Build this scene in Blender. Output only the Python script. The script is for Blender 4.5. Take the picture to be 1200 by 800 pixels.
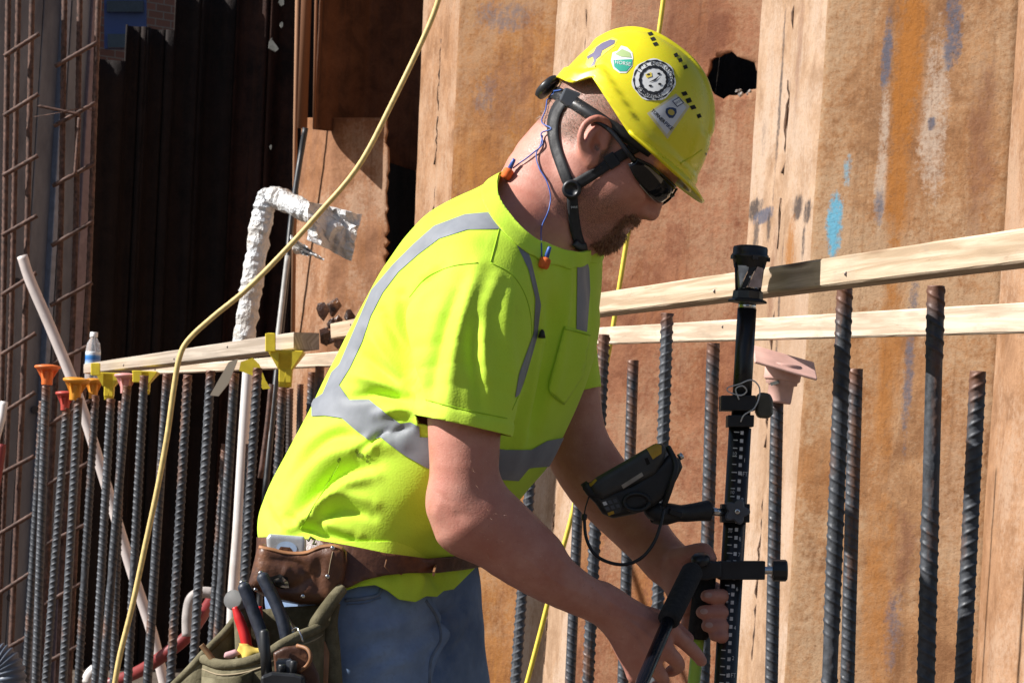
import bpy, bmesh, math, random
import numpy as np
from mathutils import Vector, Matrix
random.seed(7); RNG = np.random.default_rng(7)
R_ = math.radians
for o in list(bpy.data.objects): bpy.data.objects.remove(o)
COL = bpy.context.scene.collection
SC = bpy.context.scene

# ------------------------------------------------------------------ camera
FPX = 3510.0                      # focal length in pixels of a 1200 px wide picture (about 105 mm)
CAMP = np.array([0.0, -4.5, 1.0])
PITCH, ROLL = R_(3.2), R_(2.2)
_r0 = np.array([1.0, 0, 0]); _u0 = np.array([0, -math.sin(PITCH), math.cos(PITCH)])
CF = np.array([0, math.cos(PITCH), math.sin(PITCH)])
CR = _r0*math.cos(ROLL) + _u0*math.sin(ROLL)
CU = _u0*math.cos(ROLL) - _r0*math.sin(ROLL)
cd = bpy.data.cameras.new('camera'); cam = bpy.data.objects.new('camera', cd); COL.objects.link(cam)
cd.sensor_width = 36.0; cd.lens = FPX/1200*36.0; cd.clip_start = 0.1; cd.clip_end = 3000
cam.matrix_world = Matrix(((CR[0], CU[0], -CF[0], CAMP[0]), (CR[1], CU[1], -CF[1], CAMP[1]),
                           (CR[2], CU[2], -CF[2], CAMP[2]), (0, 0, 0, 1)))
cd.dof.use_dof = True; cd.dof.focus_distance = 4.5; cd.dof.aperture_fstop = 45.0
SC.camera = cam
# ------------------------------------------------------------------ sky, sun, exposure
SUN = np.array([-0.77, -0.16, 0.62]); SUN /= np.linalg.norm(SUN)
w = bpy.data.worlds.new('World'); SC.world = w; w.use_nodes = True
_n = w.node_tree.nodes; _n.clear()
_sky = _n.new('ShaderNodeTexSky'); _sky.sky_type = 'NISHITA'; _sky.sun_disc = False
_sky.sun_elevation = math.asin(SUN[2]); _sky.sun_rotation = math.atan2(SUN[0], SUN[1])
_bg = _n.new('ShaderNodeBackground'); _bg.inputs['Strength'].default_value = 0.05
_wo = _n.new('ShaderNodeOutputWorld')
w.node_tree.links.new(_sky.outputs[0], _bg.inputs['Color']); w.node_tree.links.new(_bg.outputs[0], _wo.inputs['Surface'])
sl = bpy.data.lights.new('sun', 'SUN'); sl.energy = 5.0; sl.angle = R_(0.53); sl.color = (1.0, 0.965, 0.92)
so = bpy.data.objects.new('sun', sl); COL.objects.link(so)
so.rotation_euler = Vector(SUN).to_track_quat('Z', 'Y').to_euler(); so.location = (-6, -4, 9)
vs = SC.view_settings; vs.view_transform = 'Standard'; vs.look = 'None'; vs.gamma = 1.0; vs.exposure = 0.6
vs.use_curve_mapping = False

# ------------------------------------------------------------------ helpers
def P(px, py, d):
    """world point whose image lies at (px,py) of the 1200x800 picture, d metres from the camera plane (along Y)"""
    v = CF + (px-600)/FPX*CR - (py-400)/FPX*CU
    return CAMP + v*(d/v[1])
def PX(V):
    q = np.asarray(V) - CAMP; z = q@CF
    return np.stack([600+FPX*(q@CR)/z, 400-FPX*(q@CU)/z], -1)
def nrm(v):
    v = np.asarray(v, float); return v/np.maximum(np.linalg.norm(v, axis=-1, keepdims=True), 1e-12)
def link(o, parent=None):
    COL.objects.link(o)
    if parent is not None: o.parent = parent
    return o
def tag(o, label=None, cat=None, group=None, kind=None):
    if label: o['label'] = label
    if cat: o['category'] = cat
    if group: o['group'] = group
    if kind: o['kind'] = kind
    return o
def empty(name, loc=(0, 0, 0), label=None, cat=None, group=None):
    o = bpy.data.objects.new(name, None); COL.objects.link(o); o.location = loc; o.empty_display_size = 0.05
    return tag(o, label, cat, group)
def mesh_data(name, V, F, mat=None, smooth=False, uv=None):
    me = bpy.data.meshes.new(name)
    V = np.asarray(V, np.float32).reshape(-1, 3)
    if isinstance(F, np.ndarray) and F.ndim == 2:
        n, k = F.shape
        me.vertices.add(len(V)); me.vertices.foreach_set('co', V.ravel())
        me.loops.add(n*k); me.loops.foreach_set('vertex_index', F.astype(np.int32).ravel())
        me.polygons.add(n); me.polygons.foreach_set('loop_start', np.arange(0, n*k, k, dtype=np.int32))
        me.polygons.foreach_set('loop_total', np.full(n, k, np.int32))
        me.update(calc_edges=True); me.validate()
    else:
        me.from_pydata([tuple(map(float, v)) for v in V], [], [tuple(map(int, f)) for f in F]); me.update()
    if smooth: me.polygons.foreach_set('use_smooth', np.ones(len(me.polygons), bool))
    if uv is not None:
        l = me.uv_layers.new(name='uv'); vi = np.empty(len(me.loops), np.int32); me.loops.foreach_get('vertex_index', vi)
        l.data.foreach_set('uv', np.asarray(uv, np.float32)[vi].ravel())
    if mat: me.materials.append(mat)
    return me
def mk(name, V, F, mat=None, parent=None, smooth=False, uv=None, loc=None):
    V = np.asarray(V, float)
    if parent is not None and parent.type == 'EMPTY': V = V - np.array(origin_of(parent))
    elif parent is not None: V = V - np.array(origin_of(parent))
    if loc is not None: V = V - np.asarray(loc)
    o = bpy.data.objects.new(name, mesh_data(name, V, F, mat, smooth, uv))
    link(o, parent)
    if loc is not None: o.location = Vector(loc)
    return o
def origin_of(o):
    p = Vector(o.location)
    while o.parent is not None:
        o = o.parent; p = p + Vector(o.location)
    return p
def join(parts):
    V = []; F = []; n = 0
    for v, f in parts:
        v = np.asarray(v, float); V.append(v); F += [tuple(int(i)+n for i in q) for q in f]; n += len(v)
    return np.concatenate(V), F
def frame(d, up=(0, 0, 1)):
    d = nrm(d); up = np.asarray(up, float)
    if abs(d@nrm(up)) > 0.98: up = np.array([1.0, 0, 0]) if abs(d[0]) < .9 else np.array([0, 1.0, 0])
    a = nrm(np.cross(up, d)); b = np.cross(d, a)
    return a, b, d
def tube(pts, r, seg=10, cap=True, closed=False):
    pts = np.asarray(pts, float); n = len(pts); r = np.broadcast_to(np.asarray(r, float), (n,))
    V = []; F = []
    t = nrm(np.gradient(pts, axis=0))
    a, b, _ = frame(t[0]); A = np.linspace(0, 2*math.pi, seg, endpoint=False)
    for i in range(n):
        a = nrm(a - t[i]*(a@t[i])); b = np.cross(t[i], a)
        V.append(pts[i] + r[i]*(np.cos(A)[:, None]*a + np.sin(A)[:, None]*b))
    V = np.concatenate(V)
    for i in range(n-1):
        for j in range(seg):
            k = (j+1) % seg; F.append((i*seg+j, i*seg+k, (i+1)*seg+k, (i+1)*seg+j))
    if cap: F.append(tuple(range(seg))[::-1]); F.append(tuple((n-1)*seg+j for j in range(seg)))
    return V, F
def spline(pts, n=40):
    """Catmull-Rom through the points"""
    p = np.asarray(pts, float); p = np.vstack([2*p[0]-p[1], p, 2*p[-1]-p[-2]]); out = []
    m = len(p)-3; ts = np.linspace(0, m, n)
    for t in ts:
        i = min(int(t), m-1); u = t-i; a, b, c, d = p[i:i+4]
        out.append(.5*((2*b)+(-a+c)*u+(2*a-5*b+4*c-d)*u*u+(-a+3*b-3*c+d)*u**3))
    return np.array(out)
def bar(p, q, w, h, up=(0, 0, 1), bev=0.0):
    """box from p to q, w wide (sideways) and h high (along up)"""
    p = np.asarray(p, float); q = np.asarray(q, float); a, b, d = frame(q-p, up)
    if bev:
        c = [(-w/2+bev, -h/2), (w/2-bev, -h/2), (w/2, -h/2+bev), (w/2, h/2-bev), (w/2-bev, h/2), (-w/2+bev, h/2), (-w/2, h/2-bev), (-w/2, -h/2+bev)]
    else: c = [(-w/2, -h/2), (w/2, -h/2), (w/2, h/2), (-w/2, h/2)]
    k = len(c); e = bev
    if e:
        sc = [1-2*e/min(w, h), 1, 1, 1-2*e/min(w, h)]; st = [p, p+d*e, q-d*e, q]
    else: sc = [1, 1]; st = [p, q]
    V = [s + a*x*f + b*y*f for s, f in zip(st, sc) for x, y in c]; F = []
    for i in range(len(st)-1):
        for j in range(k): F.append((i*k+j, i*k+(j+1) % k, (i+1)*k+(j+1) % k, (i+1)*k+j))
    F.append(tuple(range(k))[::-1]); F.append(tuple((len(st)-1)*k+j for j in range(k)))
    return np.array(V), F
def lathe(prof, p, axis=(0, 0, 1), seg=20, up=(0, 1, 0)):
    """profile of (radius, height) turned about axis at p"""
    a, b, d = frame(axis, up); A = np.linspace(0, 2*math.pi, seg, endpoint=False); V = []; F = []
    for r, h in prof: V.append(np.asarray(p)+d*h+r*(np.cos(A)[:, None]*a+np.sin(A)[:, None]*b))
    n = len(prof); V = np.concatenate(V)
    for i in range(n-1):
        for j in range(seg):
            k = (j+1) % seg; F.append((i*seg+j, i*seg+k, (i+1)*seg+k, (i+1)*seg+j))
    F.append(tuple(range(seg))[::-1]); F.append(tuple((n-1)*seg+j for j in range(seg)))
    return V, F
def prism(poly, off):
    """closed polygon (3D points) extruded by vector off"""
    a = np.asarray(poly, float); n = len(a); V = np.vstack([a, a+np.asarray(off)])
    F = [tuple(range(n))[::-1], tuple(range(n, 2*n))]+[(i, (i+1) % n, n+(i+1) % n, n+i) for i in range(n)]
    return V, F
def fixn(o):
    bm = bmesh.new(); bm.from_mesh(o.data); bmesh.ops.recalc_face_normals(bm, faces=bm.faces); bm.to_mesh(o.data); bm.free(); return o
def bevel(o, w=0.002, seg=2, ang=40):
    m = o.modifiers.new('bevel', 'BEVEL'); m.width = w; m.segments = seg; m.limit_method = 'ANGLE'; m.angle_limit = R_(ang); return o
def solid(o, t, off=-1):
    m = o.modifiers.new('solid', 'SOLIDIFY'); m.thickness = t; m.offset = off; return o
def vnoise(p, scale, seed=0):
    """cheap smooth 3D value noise in numpy, -1..1"""
    q = np.asarray(p)*scale; i = np.floor(q).astype(np.int64); f = q-i; f = f*f*(3-2*f); out = 0
    for dx in (0, 1):
        for dy in (0, 1):
            for dz in (0, 1):
                h = (i[..., 0]+dx)*374761393+(i[..., 1]+dy)*668265263+(i[..., 2]+dz)*2147483647+seed*974711
                h = (h ^ (h >> 13))*1274126177; h = (h ^ (h >> 16)) & 0xffff
                wgt = (f[..., 0] if dx else 1-f[..., 0])*(f[..., 1] if dy else 1-f[..., 1])*(f[..., 2] if dz else 1-f[..., 2])
                out = out + wgt*(h/32767.5-1)
    return out

# ------------------------------------------------------------------ implicit surfaces (numpy)
def smin(a, b, k):
    h = np.maximum(k-np.abs(a-b), 0)/k; return np.minimum(a, b)-h*h*k*.25
def smax(a, b, k): return -smin(-a, -b, k)
def cone(p, a, b, ra, rb):
    """rounded cone from a to b"""
    a = np.asarray(a); ba = np.asarray(b)-a; pa = p-a
    t = np.clip((pa@ba)/(ba@ba), 0, 1)
    return np.linalg.norm(pa-t[..., None]*ba, axis=-1)-(ra+(rb-ra)*t)
def chain(p, pts, rs, k=0.01, sub=3):
    """smooth tapering limb through the points"""
    n = (len(pts)-1)*sub+1; c = spline(pts, n); r = spline(np.stack([rs, rs, rs], 1), n)[:, 0] if len(pts) > 2 else np.linspace(rs[0], rs[1], n)
    d = None
    for i in range(n-1):
        e = cone(p, c[i], c[i+1], r[i], r[i+1]); d = e if d is None else np.minimum(d, e)
    return d
def inbox(p, lo, hi, f, pad=.05):
    """evaluate f only near its box"""
    m = ((p > np.asarray(lo)-pad) & (p < np.asarray(hi)+pad)).all(-1); out = np.full(p.shape[:-1], 1.0)
    if m.any(): out[m] = f(p[m])
    return out
def ell(p, c, r, M=None):
    """ellipsoid, rows of M are its axes"""
    q = p-np.asarray(c)
    if M is not None: q = q@np.asarray(M).T
    r = np.asarray(r); k0 = np.linalg.norm(q/r, axis=-1); k1 = np.linalg.norm(q/(r*r), axis=-1)
    return k0*(k0-1)/np.maximum(k1, 1e-9)
def surf(f, lo, hi, h):
    """surface nets of f=0 with cell size h, evaluating only blocks near the surface"""
    lo = np.asarray(lo, float); n = np.ceil((np.asarray(hi)-lo)/h).astype(int)+1; B = 8
    nb = -(-n//B); n = nb*B
    D = np.full(tuple(n), 1.0, np.float32)
    g = np.stack(np.meshgrid(*[np.arange(k) for k in nb], indexing='ij'), -1).reshape(-1, 3)
    cen = lo+(g*B+(B-1)/2)*h; v = np.concatenate([f(c) for c in np.array_split(cen, max(1, len(cen)//60000))])
    near = np.abs(v) < B*h*1.25
    lg = np.stack(np.meshgrid(*[np.arange(B)]*3, indexing='ij'), -1).reshape(-1, 3)
    D4 = D.reshape(nb[0], B, nb[1], B, nb[2], B)
    for b in g[(~near) & (v < 0)]: D4[b[0], :, b[1], :, b[2], :] = -1
    gi = g[near]
    for ch in np.array_split(gi, max(1, len(gi)//120)):
        if len(ch) == 0: continue
        pts = lo+(ch[:, None, :]*B+lg[None])*h
        vals = f(pts.reshape(-1, 3)).reshape(len(ch), B, B, B)
        for b, q in zip(ch, vals): D4[b[0], :, b[1], :, b[2], :] = q
    S = D < 0
    cnt = np.zeros(tuple(n-1), np.int8)
    for dx in (0, 1):
        for dy in (0, 1):
            for dz in (0, 1): cnt += S[dx:n[0]-1+dx, dy:n[1]-1+dy, dz:n[2]-1+dz]
    ci = np.argwhere((cnt > 0) & (cnt < 8)); idx = np.full(tuple(n-1), -1, np.int32); idx[tuple(ci.T)] = np.arange(len(ci))
    acc = np.zeros((len(ci), 3)); num = np.zeros(len(ci))
    cor = [(x, y, z) for x in (0, 1) for y in (0, 1) for z in (0, 1)]
    cv = {c: D[ci[:, 0]+c[0], ci[:, 1]+c[1], ci[:, 2]+c[2]] for c in cor}
    for c in cor:
        for ax in range(3):
            if c[ax] == 0:
                e = list(c); e[ax] = 1; e = tuple(e); a = cv[c]; b = cv[e]; m = (a < 0) != (b < 0)
                t = np.where(m, a/np.where(m, a-b, 1), 0); p = np.array(c, float)[None].repeat(len(ci), 0); p[:, ax] += t
                acc[m] += p[m]; num += m
    V = lo+(ci+acc/num[:, None])*h
    F = []
    for ax in range(3):
        s = [slice(None)]*3; s2 = [slice(None)]*3; s[ax] = slice(0, -1); s2[ax] = slice(1, None)
        ch = np.argwhere(S[tuple(s)] != S[tuple(s2)]); o1, o2 = [(1, 2), (2, 0), (0, 1)][ax]
        ch = ch[(ch[:, o1] > 0) & (ch[:, o2] > 0) & (ch[:, o1] < n[o1]-1) & (ch[:, o2] < n[o2]-1)]
        def at(a, b):
            q = ch.copy(); q[:, o1] += a; q[:, o2] += b; return idx[tuple(q.T)]
        q = np.stack([at(-1, -1), at(0, -1), at(0, 0), at(-1, 0)], 1)
        flip = ~S[tuple(ch.T)]; q[flip] = q[flip][:, ::-1]; F.append(q)
    F = np.concatenate(F); F = F[(F >= 0).all(1)]
    return V, F
def vnormals(V, F):
    N = np.zeros_like(V); 
    n = np.cross(V[F[:, 1]]-V[F[:, 0]], V[F[:, 2]]-V[F[:, 0]])
    if F.shape[1] == 4: n = n+np.cross(V[F[:, 2]]-V[F[:, 0]], V[F[:, 3]]-V[F[:, 0]])
    for k in range(F.shape[1]): np.add.at(N, F[:, k], n)
    return nrm(N)
def tris(F):
    return F if F.shape[1] == 3 else np.vstack([F[:, [0, 1, 2]], F[:, [0, 2, 3]]])
def clip(V, F, s):
    """keep the part of a triangle mesh where the vertex scalar s is below 0, cut along s = 0"""
    F = tris(np.asarray(F)); neg = s[F] < 0; c = neg.sum(1); keep = F[c == 3]; nv = []; nf = []; cache = {}
    def ev(a, b):
        k = (a, b) if a < b else (b, a)
        if k not in cache:
            t = s[a]/(s[a]-s[b]); nv.append(V[a]+(V[b]-V[a])*t); cache[k] = len(V)+len(nv)-1
        return cache[k]
    for f, ng, cc in zip(F[(c == 1) | (c == 2)], neg[(c == 1) | (c == 2)], c[(c == 1) | (c == 2)]):
        if cc == 1:
            i = int(np.argmax(ng)); a, b, d = f[i], f[(i+1) % 3], f[(i+2) % 3]; nf.append((a, ev(a, b), ev(a, d)))
        else:
            i = int(np.argmin(ng)); a, b, d = f[i], f[(i+1) % 3], f[(i+2) % 3]; e1 = ev(a, b); e2 = ev(a, d)
            nf.append((e1, b, d)); nf.append((e1, d, e2))
    V2 = np.vstack([V, np.array(nv)]) if nv else V
    F2 = np.vstack([keep, np.array(nf)]) if nf else keep
    used = np.zeros(len(V2), bool); used[F2.ravel()] = True; m = np.cumsum(used)-1
    return V2[used], m[F2].astype(np.int64), used
def polysd(q, poly):
    """signed distance of 2D points to a polygon, negative inside"""
    poly = np.asarray(poly, float); d = np.full(len(q), 1e18); ins = np.zeros(len(q), bool)
    for i in range(len(poly)):
        a = poly[i]; b = poly[(i+1) % len(poly)]; e = b-a; w_ = q-a
        t = np.clip((w_@e)/(e@e+1e-12), 0, 1); d = np.minimum(d, ((w_-t[:, None]*e)**2).sum(1))
        c = ((a[1] > q[:, 1]) != (b[1] > q[:, 1])) & (q[:, 0] < (b[0]-a[0])*(q[:, 1]-a[1])/(b[1]-a[1]+1e-12)+a[0]); ins ^= c
    d = np.sqrt(d); return np.where(ins, -d, d)
def linesd(q, line, closed=False):
    line = np.asarray(line, float); d = np.full(len(q), 1e18)
    for i in range(len(line)-1):
        a = line[i]; e = line[i+1]-a; w_ = q-a; t = np.clip((w_@e)/(e@e+1e-12), 0, 1); d = np.minimum(d, ((w_-t[:, None]*e)**2).sum(1))
    return np.sqrt(d)

# ------------------------------------------------------------------ materials
class NT:
    def __init__(s, name):
        s.m = bpy.data.materials.new(name); s.m.use_nodes = True; s.t = s.m.node_tree; s.n = s.t.nodes; s.n.clear()
        s.out = s.n.new('ShaderNodeOutputMaterial'); s.b = s.n.new('ShaderNodeBsdfPrincipled'); s.l(s.b.outputs[0], s.out.inputs[0])
        s.tc = s.n.new('ShaderNodeTexCoord')
    def l(s, a, b): s.t.links.new(a, b)
    def put(s, v, sock):
        if hasattr(v, 'is_output') or isinstance(v, bpy.types.NodeSocket): s.l(v, sock)
        elif isinstance(v, (tuple, list)) and len(v) == 3 and sock.type == 'RGBA': sock.default_value = (*v, 1)
        else: sock.default_value = v
    def set(s, **k):
        for a, v in k.items(): s.put(v, s.b.inputs[a.replace('_', ' ')])
        return s
    def map(s, scale=(1, 1, 1), src='Object', loc=(0, 0, 0), rot=(0, 0, 0)):
        m = s.n.new('ShaderNodeMapping'); s.l(s.tc.outputs[src], m.inputs[0]); m.inputs['Scale'].default_value = scale
        m.inputs['Location'].default_value = loc; m.inputs['Rotation'].default_value = rot; return m.outputs[0]
    def noise(s, vec, scale=5, detail=4, rough=.55, dist=0, out=0):
        n = s.n.new('ShaderNodeTexNoise'); s.put(vec, n.inputs['Vector']); n.inputs['Scale'].default_value = scale
        n.inputs['Detail'].default_value = detail; n.inputs['Roughness'].default_value = rough; n.inputs['Distortion'].default_value = dist; return n.outputs[out]
    def vor(s, vec, scale=5, feat='F1', out='Distance'):
        n = s.n.new('ShaderNodeTexVoronoi'); n.feature = feat; s.put(vec, n.inputs['Vector']); n.inputs['Scale'].default_value = scale; return n.outputs[out]
    def wave(s, vec, scale=5, dist=0, dscale=1, kind='BANDS', dir='X', detail=2):
        n = s.n.new('ShaderNodeTexWave'); n.wave_type = kind; n.bands_direction = dir; s.put(vec, n.inputs['Vector']); n.inputs['Scale'].default_value = scale
        n.inputs['Distortion'].default_value = dist; n.inputs['Detail Scale'].default_value = dscale; n.inputs['Detail'].default_value = detail; return n.outputs['Fac']
    def ramp(s, fac, stops, interp='LINEAR'):
        n = s.n.new('ShaderNodeValToRGB'); s.put(fac, n.inputs[0]); e = n.color_ramp.elements; n.color_ramp.interpolation = interp
        while len(e) < len(stops): e.new(.5)
        for q, (p, c) in zip(e, stops):
            q.position = p; q.color = (*c, 1) if isinstance(c, (tuple, list)) else (c, c, c, 1)
        return n.outputs[0]
    def mix(s, fac, a, b, mode='MIX'):
        n = s.n.new('ShaderNodeMix'); n.data_type = 'RGBA'; n.blend_type = mode; s.put(fac, n.inputs[0]); s.put(a, n.inputs[6]); s.put(b, n.inputs[7]); return n.outputs[2]
    def math(s, op, a, b=0.0, c=None):
        n = s.n.new('ShaderNodeMath'); n.operation = op; s.put(a, n.inputs[0]); s.put(b, n.inputs[1])
        if c is not None: s.put(c, n.inputs[2])
        return n.outputs[0]
    def mr(s, v, a, b, c=0., d=1.):
        n = s.n.new('ShaderNodeMapRange'); s.put(v, n.inputs[0])
        for i, q in enumerate((a, b, c, d)): n.inputs[i+1].default_value = q
        return n.outputs[0]
    def xyz(s, vec):
        n = s.n.new('ShaderNodeSeparateXYZ'); s.put(vec, n.inputs[0]); return n.outputs
    def attr(s, name, out='Fac'):
        n = s.n.new('ShaderNodeAttribute'); n.attribute_name = name; return n.outputs[out]
    def bump(s, h, strength=.3, dist=.002, prev=None):
        n = s.n.new('ShaderNodeBump'); s.put(h, n.inputs['Height']); n.inputs['Strength'].default_value = strength; n.inputs['Distance'].default_value = dist
        if prev is not None: s.l(prev, n.inputs['Normal'])
        s.l(n.outputs[0], s.b.inputs['Normal']); return n.outputs[0]
def plain(name, c, rough=.5, metal=0., var=.15, scale=30, bump=.1, bd=.001, spec=.5, tint=None, coord='Object'):
    """one base colour with mottling and fine relief"""
    t = NT(name); v = t.map((1, 1, 1), coord); n = t.noise(v, scale, 5)
    dk = tuple(x*(1-var*1.6) for x in c); lt = tuple(min(1, x*(1+var)) for x in c)
    col = t.ramp(n, [(.3, dk), (.7, lt)])
    if tint: col = t.mix(t.ramp(t.noise(v, scale*.3, 6, .65), [(.52, 0.), (.68, 1.)]), col, tint)
    t.set(Base_Color=col, Roughness=t.mr(t.noise(v, scale*.7, 3), .3, .7, max(0, rough-.1), min(1, rough+.1)), Metallic=metal, Specular_IOR_Level=spec)
    if bump: t.bump(t.noise(v, scale*4, 4), bump, bd)
    return t.m
# ================================================================== the setting
def rust(name, base, dark, streak, streak_amt=.5, pale=None, pale_amt=0., marks=(), bumpk=1.0, rough=.85, seed=0.0):
    """weathered steel; uv = metres along the sheet and metres up. marks: (colour, u, z, half width, half height, noise scale, threshold)"""
    t = NT(name); uv = t.map((1, 1, 1), 'UV', loc=(seed, seed*.7, 0)); uv0 = t.map((1, 1, 1), 'UV')
    pit = t.noise(uv, 120, 4, .7); grit = t.noise(uv, 48, 6, .75); mid = t.noise(uv, 7, 8, .72, .5); big = t.noise(uv, 1.7, 6, .65, .4)
    st = t.noise(t.map((7, .7, 1), 'UV', loc=(seed*3, 0, 0)), 1.3, 8, .7, .6)
    c = t.mix(t.ramp(t.math('ADD', t.math('MULTIPLY', mid, .6), t.math('MULTIPLY', big, .4)), [(.40, 0.), (.58, 1.)]), tuple(x*.85 for x in dark), tuple(min(1, x*1.15) for x in base))
    c = t.mix(t.math('MULTIPLY', t.ramp(t.math('ADD', t.math('MULTIPLY', st, .85), t.math('MULTIPLY', grit, .15)), [(.47, 0.), (.60, 1.)]), streak_amt), c, streak)
    if pale: c = t.mix(t.math('MULTIPLY', t.ramp(t.math('ADD', t.math('ADD', t.math('MULTIPLY', big, .5), t.math('MULTIPLY', st, .25)), t.math('MULTIPLY', grit, .3)), [(.50, 0.), (.58, 1.)]), min(1, pale_amt*1.5)), c, pale)
    s = t.xyz(uv0)
    n1 = t.noise(t.map((1, .35, 1), 'UV', loc=(seed, 1, 0)), 17, 7, .75); edge = t.math('ADD', t.math('MULTIPLY', n1, 2.4), t.math('MULTIPLY', grit, 2.2))
    for col, u, z, wu, hz, ns, thr in marks:
        du = t.math('DIVIDE', t.math('SUBTRACT', s[0], u), wu); dz = t.math('DIVIDE', t.math('SUBTRACT', s[1], z), hz)
        rr = t.math('ADD', t.math('MULTIPLY', du, du), t.math('POWER', t.math('ABSOLUTE', dz), 3.0))
        m = t.mr(t.math('SUBTRACT', t.math('ADD', edge, thr+.52), rr), 1.95, 2.55)
        c = t.mix(t.math('MULTIPLY', m, ns), c, col)
    c = t.mix(t.ramp(pit, [(.31, .8), (.40, 0.)]), c, tuple(x*.38 for x in dark))
    c = t.mix(t.ramp(grit, [(.32, .35), (.44, 0.)]), c, tuple(x*.6 for x in dark))
    c = t.mix(t.math('MULTIPLY', t.ramp(t.noise(t.map((16, .55, 1), 'UV', loc=(seed, 0, 0)), 1.2, 6, .65, 1.2), [(.57, 0.), (.72, 1.)]), .35), c, tuple(x*.62 for x in dark))
    c = t.mix(t.ramp(pit, [(.60, 0.), (.72, .45)]), c, tuple(min(1, x*1.35+.05) for x in base))
    c = t.mix(1.0, c, (.86, .88, .94), 'MULTIPLY')
    t.set(Base_Color=c, Roughness=rough, Specular_IOR_Level=.25)
    b = t.bump(t.noise(uv, 20, 9, .7), .4*bumpk, .02)
    b = t.bump(pit, .28*bumpk, .004, b)
    t.bump(t.noise(t.map((7, 2.5, 1), 'UV'), 1.0, 4), .2*bumpk, .03, b)
    return t.m
def uz(px, py, q0, q1, lean):
    """metres along the sheet and height of the spot of a sheet (between plan points q0 and q1) seen at a picture position"""
    A = plan(*q0); B = plan(*q1); z0 = A[2]; A[0] -= lean*(A[2]-1); B[0] -= lean*(B[2]-1); d = nrm(CF+(px-600)/FPX*CR-(py-400)/FPX*CU); e = (B-A)[:2]; L = np.linalg.norm(e); e /= L; n = np.array([e[1], -e[0]])
    z = 1.5
    for _ in range(4):
        sh = np.array([lean*(z-1), 0]); t = ((A[:2]+sh-CAMP[:2])@n)/(d[:2]@n); p = CAMP+d*t; z = p[2]
    return (p[:2]-sh-A[:2])@e, z
def px_marks(lst, q0, q1, lean):
    out = []
    for col, x, y, w_, h_, amt, thr in lst:
        u0, z0 = uz(x, y, q0, q1, lean); u1, _ = uz(x-w_, y, q0, q1, lean); _, z1 = uz(x, y-h_, q0, q1, lean); out.append((col, u0, z0, abs(u1-u0), abs(z1-z0), amt, thr))
    return out
KD = 1.30                        # the wall stands this much farther back than first measured
def plan(px, py, d):
    q = P(px, py, d*KD); return q
GROUND = NT('dirt'); _v = GROUND.map()
GROUND.set(Base_Color=GROUND.ramp(GROUND.noise(_v, 2.5, 8, .65), [(.3, (.075, .055, .04)), (.7, (.15, .115, .085))]), Roughness=.95); GROUND.bump(GROUND.noise(_v, 18, 8, .7), .6, .03)
g = 60
gv = [(x, y, 0) for x in np.linspace(-g, g, 7) for y in np.linspace(-30, 90, 7)]
gf = [(i*7+j, (i+1)*7+j, (i+1)*7+j+1, i*7+j+1) for i in range(6) for j in range(6)]
tag(mk('ground', gv, gf, GROUND.m), kind='structure')

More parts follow.
